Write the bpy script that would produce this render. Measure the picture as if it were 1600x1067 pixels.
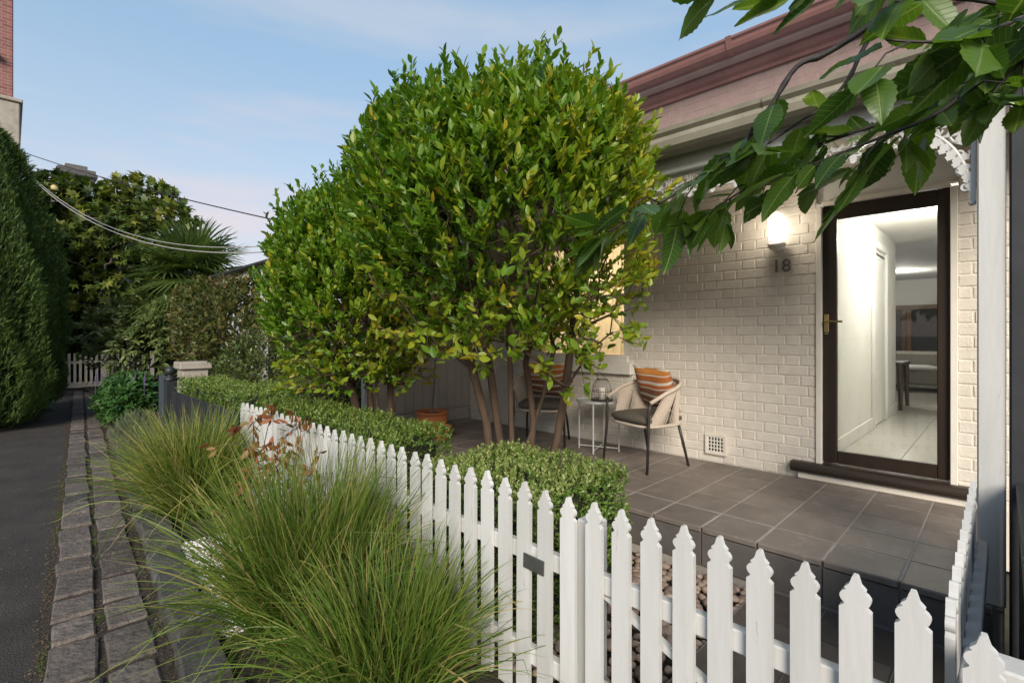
import bpy, math, random
import numpy as np
from mathutils import Vector, Matrix

# ------------------------------------------------------------------ camera, sky, sun, exposure
for o in list(bpy.data.objects):
    bpy.data.objects.remove(o)
SC = bpy.context.scene
COL = SC.collection
R = math.radians

cam_d = bpy.data.cameras.new('camera')
cam_d.sensor_width = 36.0
cam_d.lens = 17.5
cam_d.shift_y = -0.0059
cam_d.clip_start = 0.05
cam_d.clip_end = 3000
cam = bpy.data.objects.new('camera', cam_d)
cam.location = (0, 0, 1.6)
cam.rotation_euler = (R(90), 0, R(-45.3))
COL.objects.link(cam)
SC.camera = cam

SUN_EL, SUN_AZ = 29.0, 226.0          # azimuth clockwise from +Y (north) towards +X (east)
world = bpy.data.worlds.new('World')
SC.world = world
world.use_nodes = True
wn, wl = world.node_tree.nodes, world.node_tree.links
wn.clear()
w_out = wn.new('ShaderNodeOutputWorld')
w_bg = wn.new('ShaderNodeBackground')
w_bg.inputs['Strength'].default_value = 0.12
sky = wn.new('ShaderNodeTexSky')
sky.sky_type = 'NISHITA'
sky.sun_disc = False
sky.sun_elevation = R(SUN_EL)
sky.sun_rotation = R(SUN_AZ)
sky.air_density = 1.0
sky.dust_density = 0.7
sky.ozone_density = 1.3
# evening haze thickening towards the horizon all round, and thin streaks of pinkish cloud
tc = wn.new('ShaderNodeTexCoord')
sep = wn.new('ShaderNodeSeparateXYZ')
wl.new(tc.outputs['Generated'], sep.inputs['Vector'])
def ramp(stops):
    n_ = wn.new('ShaderNodeValToRGB')
    e_ = n_.color_ramp.elements
    e_[0].position, e_[0].color = stops[0][0], (*stops[0][1], 1)
    e_[1].position, e_[1].color = stops[-1][0], (*stops[-1][1], 1)
    for p_, c_ in stops[1:-1]:
        q_ = e_.new(p_); q_.color = (*c_, 1)
    return n_
hz_f = ramp([(0.0, (0.94,) * 3), (0.12, (0.85,) * 3), (0.30, (0.75,) * 3), (0.60, (0.62,) * 3), (1.0, (0.4,) * 3)])
hz_c = ramp([(0.0, (2.7, 2.35, 2.4)), (0.12, (2.5, 2.3, 2.42)), (0.26, (1.95, 2.25, 2.55)), (0.45, (1.35, 1.98, 2.55)), (1.0, (1.2, 1.85, 2.7))])
mp = wn.new('ShaderNodeMapping'); mp.inputs['Scale'].default_value = (1.3, 1.3, 7.0)
mp.inputs['Location'].default_value = (0.55, 0.2, 0.35)
nz = wn.new('ShaderNodeTexNoise'); nz.inputs['Scale'].default_value = 1.6; nz.inputs['Detail'].default_value = 7; nz.inputs['Roughness'].default_value = 0.5
cr = ramp([(0.50, (0.0,) * 3), (0.74, (0.6,) * 3)])
ccol = ramp([(0.0, (3.8, 2.9, 2.7)), (0.25, (3.4, 2.75, 2.75)), (0.45, (2.2, 2.45, 2.8))])
mx0 = wn.new('ShaderNodeMix'); mx0.data_type = 'RGBA'
mx = wn.new('ShaderNodeMix'); mx.data_type = 'RGBA'
for r_ in (hz_f, hz_c, ccol): wl.new(sep.outputs['Z'], r_.inputs['Fac'])
wl.new(hz_f.outputs['Color'], mx0.inputs['Factor']); wl.new(sky.outputs['Color'], mx0.inputs[6]); wl.new(hz_c.outputs['Color'], mx0.inputs[7])
wl.new(tc.outputs['Generated'], mp.inputs['Vector']); wl.new(mp.outputs['Vector'], nz.inputs['Vector']); wl.new(nz.outputs['Fac'], cr.inputs['Fac'])
wl.new(cr.outputs['Color'], mx.inputs['Factor']); wl.new(mx0.outputs[2], mx.inputs[6]); wl.new(ccol.outputs['Color'], mx.inputs[7])
wl.new(mx.outputs[2], w_bg.inputs['Color'])
wl.new(w_bg.outputs['Background'], w_out.inputs['Surface'])

sun_d = bpy.data.lights.new('sun', 'SUN')
sun_d.energy = 2.3
sun_d.angle = R(26)
sun_d.color = (1.0, 0.91, 0.79)
sun = bpy.data.objects.new('sun', sun_d)
sv = Vector((math.sin(R(SUN_AZ)) * math.cos(R(SUN_EL)), math.cos(R(SUN_AZ)) * math.cos(R(SUN_EL)), math.sin(R(SUN_EL))))
sun.rotation_euler = (-sv).to_track_quat('-Z', 'Y').to_euler()
sun.location = (-6, -4, 12)
COL.objects.link(sun)

vs = SC.view_settings
vs.view_transform = 'Standard'
vs.look = 'None'
vs.gamma = 1.0
vs.use_curve_mapping = False
vs.exposure = 1.15
SC.cycles.max_bounces = 8
SC.cycles.transparent_max_bounces = 16

rng = np.random.default_rng(7)
random.seed(7)

# ------------------------------------------------------------------ materials
def nodes_of(name):
    m = bpy.data.materials.new(name)
    m.use_nodes = True
    n, l = m.node_tree.nodes, m.node_tree.links
    return m, n, l, n['Principled BSDF']

def mat(name, col, rough=0.7, col2=None, scale=8.0, detail=5, bump=0.0, bscale=None, bdist=0.01, metal=0.0, per_obj=0.0,
        spec=0.4, spots=None, contrast=(0.35, 0.68), stretch=(1, 1, 1), streak=None):
    """base colour with a second colour mixed in by noise, fine relief, a per-object value shift and optional stains"""
    m, n, l, b = nodes_of(name)
    geo = n.new('ShaderNodeNewGeometry')
    oi = n.new('ShaderNodeObjectInfo')
    mpg = n.new('ShaderNodeMapping'); mpg.inputs['Scale'].default_value = stretch
    l.new(geo.outputs['Position'], mpg.inputs['Vector'])
    vec = mpg.outputs['Vector']
    b.inputs['Roughness'].default_value = rough
    b.inputs['Metallic'].default_value = metal
    b.inputs['Specular IOR Level'].default_value = spec
    c2 = col2 or tuple(min(1, c * 0.8) for c in col)
    tn = n.new('ShaderNodeTexNoise'); tn.inputs['Scale'].default_value = scale; tn.inputs['Detail'].default_value = detail
    tn.inputs['Roughness'].default_value = 0.62
    l.new(vec, tn.inputs['Vector'])
    rp = n.new('ShaderNodeMapRange'); rp.inputs[1].default_value = contrast[0]; rp.inputs[2].default_value = contrast[1]
    l.new(tn.outputs['Fac'], rp.inputs[0])
    mi = n.new('ShaderNodeMix'); mi.data_type = 'RGBA'
    mi.inputs[6].default_value = (*col, 1); mi.inputs[7].default_value = (*c2, 1)
    l.new(rp.outputs[0], mi.inputs['Factor'])
    out = mi.outputs[2]
    if spots:
        sc, lo, hi, scol = spots
        t2 = n.new('ShaderNodeTexNoise'); t2.inputs['Scale'].default_value = sc; t2.inputs['Detail'].default_value = 6
        t2.inputs['Roughness'].default_value = 0.7
        l.new(vec, t2.inputs['Vector'])
        r2 = n.new('ShaderNodeMapRange'); r2.inputs[1].default_value = lo; r2.inputs[2].default_value = hi
        l.new(t2.outputs['Fac'], r2.inputs[0])
        m2 = n.new('ShaderNodeMix'); m2.data_type = 'RGBA'; m2.inputs[7].default_value = (*scol, 1)
        l.new(r2.outputs[0], m2.inputs['Factor']); l.new(out, m2.inputs[6])
        out = m2.outputs[2]
    if per_obj:
        mr = n.new('ShaderNodeMapRange'); mr.inputs[3].default_value = 1 - per_obj; mr.inputs[4].default_value = 1 + per_obj
        l.new(oi.outputs['Random'], mr.inputs[0])
        hv = n.new('ShaderNodeHueSaturation')
        l.new(mr.outputs[0], hv.inputs['Value']); l.new(out, hv.inputs['Color'])
        out = hv.outputs['Color']
    l.new(out, b.inputs['Base Color'])
    if bump:
        bn = n.new('ShaderNodeTexNoise'); bn.inputs['Scale'].default_value = bscale or scale * 4; bn.inputs['Detail'].default_value = 6
        l.new(vec, bn.inputs['Vector'])
        bp = n.new('ShaderNodeBump'); bp.inputs['Strength'].default_value = bump; bp.inputs['Distance'].default_value = bdist
        l.new(bn.outputs['Fac'], bp.inputs['Height']); l.new(bp.outputs['Normal'], b.inputs['Normal'])
    return m

def leafmat(name, cols, rough=0.5, trans=0.3, attr='tint', veins=False, spec=0.35):
    """leaf: colour picked along a ramp by the leaf's own tint value, some light passing through"""
    m, n, l, b = nodes_of(name)
    if attr == 'tint':
        at = n.new('ShaderNodeAttribute'); at.attribute_name = 'tint'; fac = at.outputs['Fac']
    else:
        oi = n.new('ShaderNodeObjectInfo'); fac = oi.outputs['Random']
    rp = n.new('ShaderNodeValToRGB')
    els = rp.color_ramp.elements
    els[0].position = 0; els[0].color = (*cols[0], 1)
    els[1].position = 1; els[1].color = (*cols[-1], 1)
    for i, c in enumerate(cols[1:-1]):
        q = els.new((i + 1) / (len(cols) - 1)); q.color = (*c, 1)
    l.new(fac, rp.inputs['Fac'])
    colr = rp.outputs['Color']
    if veins:
        uv = n.new('ShaderNodeTexCoord')
        sp = n.new('ShaderNodeSeparateXYZ'); l.new(uv.outputs['UV'], sp.inputs[0])
        ab = n.new('ShaderNodeMath'); ab.operation = 'ABSOLUTE'; l.new(sp.outputs['X'], ab.inputs[0])
        mm = n.new('ShaderNodeMath'); mm.operation = 'MULTIPLY_ADD'; mm.inputs[1].default_value = -0.55
        l.new(ab.outputs[0], mm.inputs[0]); l.new(sp.outputs['Y'], mm.inputs[2])
        sn = n.new('ShaderNodeMath'); sn.operation = 'MULTIPLY'; sn.inputs[1].default_value = 62.0; l.new(mm.outputs[0], sn.inputs[0])
        si = n.new('ShaderNodeMath'); si.operation = 'SINE'; l.new(sn.outputs[0], si.inputs[0])
        r1 = n.new('ShaderNodeMapRange'); r1.inputs[1].default_value = 0.86; r1.inputs[2].default_value = 1.0; r1.inputs[4].default_value = 0.5
        l.new(si.outputs[0], r1.inputs[0])
        r2 = n.new('ShaderNodeMapRange'); r2.inputs[1].default_value = 0.022; r2.inputs[2].default_value = 0.008
        l.new(ab.outputs[0], r2.inputs[0])
        mxx = n.new('ShaderNodeMath'); mxx.operation = 'MAXIMUM'; l.new(r1.outputs[0], mxx.inputs[0]); l.new(r2.outputs[0], mxx.inputs[1])
        vm = n.new('ShaderNodeMix'); vm.data_type = 'RGBA'; vm.inputs[7].default_value = (0.16, 0.24, 0.07, 1)
        l.new(mxx.outputs[0], vm.inputs['Factor']); l.new(colr, vm.inputs[6])
        # pale specks and a yellowing blotch here and there
        ge = n.new('ShaderNodeNewGeometry')
        t3 = n.new('ShaderNodeTexNoise'); t3.inputs['Scale'].default_value = 26; t3.inputs['Detail'].default_value = 3
        l.new(ge.outputs['Position'], t3.inputs['Vector'])
        r3 = n.new('ShaderNodeMapRange'); r3.inputs[1].default_value = 0.60; r3.inputs[2].default_value = 0.82; r3.inputs[4].default_value = 0.55
        l.new(t3.outputs['Fac'], r3.inputs[0])
        v2 = n.new('ShaderNodeMix'); v2.data_type = 'RGBA'; v2.inputs[7].default_value = (0.17, 0.2, 0.03, 1)
        l.new(r3.outputs[0], v2.inputs['Factor']); l.new(vm.outputs[2], v2.inputs[6])
        colr = v2.outputs[2]
        bp = n.new('ShaderNodeBump'); bp.inputs['Strength'].default_value = 0.35; bp.inputs['Distance'].default_value = 0.003; bp.invert = True
        l.new(mxx.outputs[0], bp.inputs['Height']); l.new(bp.outputs['Normal'], b.inputs['Normal'])
    l.new(colr, b.inputs['Base Color'])
    b.inputs['Roughness'].default_value = rough
    b.inputs['Specular IOR Level'].default_value = spec
    tr = n.new('ShaderNodeBsdfTranslucent')
    br = n.new('ShaderNodeMix'); br.data_type = 'RGBA'; br.blend_type = 'MULTIPLY'; br.inputs['Factor'].default_value = 1
    br.inputs[7].default_value = (1.5, 1.45, 0.6, 1)
    l.new(colr, br.inputs[6]); l.new(br.outputs[2], tr.inputs['Color'])
    ms = n.new('ShaderNodeMixShader'); ms.inputs[0].default_value = trans
    l.new(b.outputs[0], ms.inputs[1]); l.new(tr.outputs[0], ms.inputs[2])
    l.new(ms.outputs[0], n['Material Output'].inputs['Surface'])
    return m

def emit(name, col, strength):
    m, n, l, b = nodes_of(name)
    b.inputs['Base Color'].default_value = (*col, 1)
    b.inputs['Emission Color'].default_value = (*col, 1)
    b.inputs['Emission Strength'].default_value = strength
    return m

def glass(name, tint=(0.95, 0.97, 0.96), ior=1.45):
    m, n, l, b = nodes_of(name)
    n.remove(b)
    t = n.new('ShaderNodeBsdfTransparent'); t.inputs[0].default_value = (*tint, 1)
    g = n.new('ShaderNodeBsdfGlossy'); g.inputs['Roughness'].default_value = 0.02
    f = n.new('ShaderNodeFresnel'); f.inputs[0].default_value = ior
    s = n.new('ShaderNodeMixShader')
    l.new(f.outputs[0], s.inputs[0]); l.new(t.outputs[0], s.inputs[1]); l.new(g.outputs[0], s.inputs[2])
    l.new(s.outputs[0], n['Material Output'].inputs['Surface'])
    return m

M = {}
M['white_paint'] = mat('white_paint', (0.53, 0.53, 0.515), 0.5, (0.45, 0.45, 0.43), 7, contrast=(0.42, 0.72), bump=0.35, bscale=60, bdist=0.003, per_obj=0.07, stretch=(1, 1, 0.16),
                       spots=(30, 0.64, 0.76, (0.30, 0.28, 0.25)))
M['trim'] = mat('cream_trim', (0.74, 0.70, 0.62), 0.55, (0.68, 0.64, 0.56), 6, bump=0.1, bscale=60, bdist=0.002)
M['brick'] = mat('painted_brick', (0.70, 0.645, 0.56), 0.6, (0.63, 0.575, 0.495), 9, bump=0.55, bscale=55, bdist=0.006, per_obj=0.035,
                 spots=(30, 0.68, 0.78, (0.36, 0.31, 0.25)))
M['pink_brick'] = mat('pink_painted_brick', (0.255, 0.18, 0.162), 0.6, (0.215, 0.15, 0.132), 8, bump=0.4, bscale=50, bdist=0.005)
M['pink'] = mat('dusky_pink_paint', (0.215, 0.105, 0.092), 0.5, (0.17, 0.082, 0.072), 5, bump=0.08, bscale=40, bdist=0.002, spots=(9, 0.62, 0.8, (0.2, 0.13, 0.11)))
M['pink_light'] = mat('pale_pink_paint', (0.31, 0.225, 0.205), 0.5, (0.265, 0.19, 0.17), 5, bump=0.08, bscale=40, bdist=0.002)
M['olive'] = mat('olive_grey_gutter', (0.27, 0.25, 0.19), 0.5, (0.20, 0.18, 0.135), 4, bump=0.06, bscale=30, bdist=0.002, spots=(12, 0.6, 0.76, (0.10, 0.09, 0.07)))
M['beam'] = mat('grey_white_beam_paint', (0.62, 0.62, 0.60), 0.55, (0.55, 0.55, 0.52), 5, bump=0.08, bscale=40, bdist=0.002)
M['tile'] = mat('charcoal_floor_tile', (0.205, 0.172, 0.147), 0.56, (0.150, 0.126, 0.108), 5, bump=0.25, bscale=160, bdist=0.002, per_obj=0.10,
                spots=(11, 0.56, 0.78, (0.28, 0.245, 0.215)))
M['tile_dark'] = mat('charcoal_riser_tile', (0.125, 0.113, 0.104), 0.6, (0.092, 0.084, 0.078), 5, bump=0.25, bscale=160, bdist=0.002, per_obj=0.1)
M['path_tile'] = mat('brown_path_tile', (0.125, 0.098, 0.08), 0.65, (0.088, 0.07, 0.058), 6, bump=0.25, bscale=120, bdist=0.002, per_obj=0.12)
M['grout'] = mat('pale_grout', (0.38, 0.345, 0.305), 0.9, (0.28, 0.255, 0.23), 12, bump=0.3, bscale=150, bdist=0.002)
M['asphalt'] = mat('asphalt', (0.046, 0.039, 0.033), 0.92, (0.022, 0.019, 0.017), 2.0, detail=12, bump=1.0, bscale=90, bdist=0.012, spots=(75, 0.57, 0.72, (0.10, 0.085, 0.07)))
M['soil'] = mat('dark_soil', (0.045, 0.033, 0.024), 0.95, (0.024, 0.018, 0.013), 6, bump=1.0, bscale=45, bdist=0.02)
M['ground'] = mat('rough_ground', (0.06, 0.065, 0.035), 0.95, (0.05, 0.04, 0.03), 0.8, bump=0.6, bscale=12, bdist=0.03)
M['cobble'] = mat('bluestone', (0.120, 0.098, 0.082), 0.68, (0.066, 0.056, 0.049), 9, detail=9, bump=1.0, bscale=30, bdist=0.018, per_obj=0.36,
                  spots=(17, 0.57, 0.74, (0.15, 0.125, 0.105)))
M['kerb'] = mat('dark_bluestone', (0.072, 0.067, 0.063), 0.66, (0.040, 0.038, 0.037), 7, bump=0.9, bscale=30, bdist=0.012, per_obj=0.2,
                spots=(20, 0.66, 0.78, (0.10, 0.10, 0.095)))
M['pebble'] = mat('river_pebble', (0.34, 0.25, 0.195), 0.7, (0.24, 0.175, 0.14), 20, bump=0.2, bscale=150, bdist=0.002, per_obj=0.4)
M['gravel'] = mat('white_gravel', (0.62, 0.60, 0.56), 0.8, (0.38, 0.36, 0.33), 40, bump=0.2, bscale=150, bdist=0.002, contrast=(0.45, 0.75))
M['dark_door'] = mat('dark_brown_door_frame', (0.030, 0.019, 0.012), 0.42, (0.019, 0.012, 0.008), 10, bump=0.15, bscale=90, bdist=0.002, stretch=(1, 1, 0.12))
M['sill'] = mat('dark_timber_sill', (0.040, 0.027, 0.019), 0.42, (0.022, 0.015, 0.011), 14, bump=0.3, bscale=50, bdist=0.003, stretch=(1, 0.15, 1))
M['brass'] = mat('brass', (0.50, 0.36, 0.17), 0.32, metal=1.0)
M['steel'] = mat('steel', (0.5, 0.5, 0.5), 0.35, metal=1.0)
M['plaster'] = mat('white_plaster', (0.74, 0.73, 0.70), 0.8, (0.71, 0.70, 0.67), 3)
M['hall_tile'] = mat('white_floor_tile', (0.62, 0.60, 0.56), 0.16, (0.56, 0.54, 0.50), 3)
M['carpet'] = mat('grey_carpet', (0.34, 0.31, 0.27), 0.95, (0.28, 0.25, 0.22), 30, bump=0.4, bscale=200, bdist=0.004)
M['timber'] = mat('warm_timber', (0.16, 0.09, 0.045), 0.45, (0.11, 0.06, 0.032), 10, stretch=(1, 1, 0.1), bump=0.1)
M['dark_timber'] = mat('dark_timber', (0.065, 0.042, 0.028), 0.45, (0.04, 0.026, 0.018), 10, stretch=(1, 1, 0.1))
M['board'] = mat('taupe_painted_board', (0.46, 0.415, 0.375), 0.62, (0.40, 0.36, 0.325), 5, bump=0.12, bscale=40, bdist=0.002, per_obj=0.03)
M['charcoal'] = mat('charcoal_paint', (0.036, 0.038, 0.042), 0.55, (0.026, 0.027, 0.030), 6, bump=0.2, bscale=60, bdist=0.002, spots=(30, 0.67, 0.78, (0.09, 0.09, 0.09)))
M['black_fence'] = mat('black_fence_paint', (0.022, 0.025, 0.030), 0.5, (0.014, 0.016, 0.019), 8, bump=0.1)
M['slate_post'] = mat('slate_blue_paint', (0.055, 0.068, 0.082), 0.5, (0.04, 0.05, 0.06), 8, bump=0.1)
M['terracotta'] = mat('terracotta', (0.50, 0.17, 0.060), 0.6, (0.40, 0.13, 0.05), 7, bump=0.15, bscale=50, bdist=0.003, spots=(18, 0.62, 0.8, (0.5, 0.32, 0.22)))
M['rope'] = mat('beige_rope', (0.50, 0.42, 0.34), 0.85, (0.42, 0.35, 0.28), 60, bump=0.3, bscale=200, bdist=0.002)
M['bronze'] = mat('dark_bronze_metal', (0.050, 0.042, 0.036), 0.45, (0.038, 0.032, 0.028), 20, metal=0.3)
M['pad'] = mat('olive_grey_fabric', (0.105, 0.09, 0.070), 0.92, (0.08, 0.07, 0.054), 40, bump=0.4, bscale=300, bdist=0.002)
M['wax'] = mat('white_wax', (0.80, 0.77, 0.68), 0.5, (0.76, 0.72, 0.62), 8)
M['wire'] = mat('black_cable', (0.02, 0.02, 0.022), 0.6)
M['pale_wire'] = mat('grey_cable', (0.35, 0.34, 0.33), 0.6)
M['stone'] = mat('grey_render_stone', (0.34, 0.31, 0.26), 0.85, (0.26, 0.23, 0.19), 6, bump=0.3, bscale=50, bdist=0.006, spots=(7, 0.58, 0.75, (0.16, 0.14, 0.11)))
M['red_brick'] = mat('red_brick', (0.26, 0.085, 0.060), 0.8, (0.17, 0.055, 0.042), 5, bump=0.4, bscale=40, bdist=0.006, per_obj=0.2)
M['mortar'] = mat('mortar', (0.24, 0.19, 0.16), 0.9)
M['iron_roof'] = mat('galvanised_iron', (0.46, 0.49, 0.53), 0.42, (0.38, 0.41, 0.45), 3, metal=0.35)
M['house_cream'] = mat('cream_weatherboard', (0.52, 0.49, 0.43), 0.7, (0.46, 0.43, 0.38), 4)
M['gate_paint'] = mat('cream_gate_paint', (0.52, 0.47, 0.38), 0.6, (0.45, 0.40, 0.32), 5, bump=0.1, per_obj=0.06)
M['bark'] = mat('brown_bark', (0.105, 0.066, 0.042), 0.85, (0.058, 0.037, 0.025), 14, bump=0.8, bscale=60, bdist=0.006, stretch=(1, 1, 0.25), spots=(9, 0.6, 0.75, (0.16, 0.125, 0.095)))
M['grey_bark'] = mat('pale_grey_bark', (0.26, 0.24, 0.215), 0.8, (0.17, 0.15, 0.13), 20, bump=0.4, bscale=60, bdist=0.003)
M['dark_bark'] = mat('dark_cherry_bark', (0.030, 0.024, 0.021), 0.6, (0.075, 0.065, 0.06), 30, bump=0.6, bscale=90, bdist=0.003, contrast=(0.5, 0.8))
M['plate'] = mat('weathered_metal_plate', (0.10, 0.105, 0.10), 0.55, (0.06, 0.062, 0.058), 20, metal=0.4, spots=(40, 0.58, 0.7, (0.16, 0.07, 0.03)))
M['hedge_core'] = mat('dark_core_block', (0.022, 0.026, 0.012), 0.95, (0.012, 0.013, 0.007), 25, bump=0.8, bscale=60, bdist=0.02)  # dark solid filler added inside hedges and cypresses, no real twigs
M['glass'] = glass('door_glass')
M['dark_glass'] = mat('dark_window_glass', (0.055, 0.055, 0.057), 0.08, spec=0.6)
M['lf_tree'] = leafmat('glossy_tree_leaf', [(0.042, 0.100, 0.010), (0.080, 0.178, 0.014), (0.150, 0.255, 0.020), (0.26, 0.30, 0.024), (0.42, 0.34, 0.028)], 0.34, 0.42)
M['lf_box'] = leafmat('box_hedge_leaf', [(0.040, 0.088, 0.014), (0.088, 0.168, 0.026), (0.165, 0.245, 0.05), (0.34, 0.37, 0.14)], 0.42, 0.25)
M['lf_box_dark'] = leafmat('dark_box_hedge_leaf', [(0.036, 0.074, 0.013), (0.074, 0.140, 0.020), (0.130, 0.200, 0.034), (0.24, 0.28, 0.08)], 0.42, 0.25)
M['lf_grass'] = leafmat('strap_grass_blade', [(0.036, 0.078, 0.012), (0.072, 0.135, 0.018), (0.130, 0.190, 0.032), (0.24, 0.25, 0.06), (0.36, 0.28, 0.12)], 0.45, 0.28)
M['lf_conifer'] = leafmat('cypress_spray', [(0.028, 0.055, 0.011), (0.058, 0.108, 0.018), (0.105, 0.175, 0.030)], 0.6, 0.2)
M['lf_fig'] = leafmat('fig_leaf', [(0.034, 0.062, 0.015), (0.075, 0.118, 0.022), (0.140, 0.175, 0.030), (0.23, 0.23, 0.04)], 0.5, 0.3)
M['lf_vib'] = leafmat('dark_shrub_leaf', [(0.050, 0.076, 0.020), (0.095, 0.130, 0.035), (0.17, 0.20, 0.065)], 0.35, 0.2)
M['lf_brown'] = leafmat('bronzed_shrub_leaf', [(0.040, 0.066, 0.016), (0.085, 0.110, 0.024), (0.125, 0.125, 0.034), (0.17, 0.115, 0.05)], 0.5, 0.25)
M['lf_palm'] = leafmat('palm_blade', [(0.030, 0.062, 0.016), (0.065, 0.110, 0.024), (0.15, 0.17, 0.045)], 0.42, 0.2)
M['lf_ivy'] = leafmat('dark_ivy_leaf', [(0.014, 0.027, 0.009), (0.028, 0.050, 0.014), (0.048, 0.074, 0.020)], 0.5, 0.15)
M['lf_lav'] = leafmat('grey_green_leaf', [(0.075, 0.095, 0.055), (0.115, 0.140, 0.080), (0.165, 0.18, 0.11)], 0.7, 0.2)
M['lf_salvia'] = leafmat('mid_green_leaf', [(0.020, 0.060, 0.014), (0.040, 0.105, 0.022), (0.070, 0.150, 0.035)], 0.5, 0.25)
M['lf_red'] = leafmat('russet_leaf', [(0.10, 0.025, 0.012), (0.20, 0.060, 0.025), (0.28, 0.11, 0.045), (0.13, 0.13, 0.03)], 0.5, 0.25)
M['lf_cherry'] = leafmat('cherry_leaf', [(0.030, 0.075, 0.012), (0.055, 0.120, 0.016), (0.095, 0.175, 0.020), (0.07, 0.135, 0.022)], 0.36, 0.45, attr='obj', veins=True, spec=0.45)
M['purple'] = mat('purple_flower', (0.085, 0.062, 0.14), 0.8)

# ------------------------------------------------------------------ mesh helpers
def link(o, parent=None, local=False):
    COL.objects.link(o)
    if parent is not None:
        o.parent = parent
        if not local:
            o.matrix_parent_inverse = Matrix.Translation(-TRUE[parent.name])
    return o
TRUE = {}

def tag(o, label=None, cat=None, group=None, kind=None):
    if label: o['label'] = label
    if cat: o['category'] = cat
    if group: o['group'] = group
    if kind: o['kind'] = kind
    return o

def thing(name, loc, label, cat, group=None):
    o = bpy.data.objects.new(name, None)
    o.empty_display_size = 0.1
    o.location = loc
    COL.objects.link(o)
    TRUE[o.name] = Vector(loc)
    return tag(o, label, cat, group)

def put(name, me, material, parent=None, loc=None, rot=None, local=False):
    """an object from mesh data; loc is in world space (parents carry no rotation)"""
    o = bpy.data.objects.new(name, me)
    if material is not None and not me.materials:
        me.materials.append(material)
    link(o, parent, local)
    if loc is not None: o.location = loc
    if rot is not None: o.rotation_euler = rot
    # world translation of this object, so that its own children can be laid out in world space too
    TRUE[o.name] = Vector(o.location)
    return o

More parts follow.
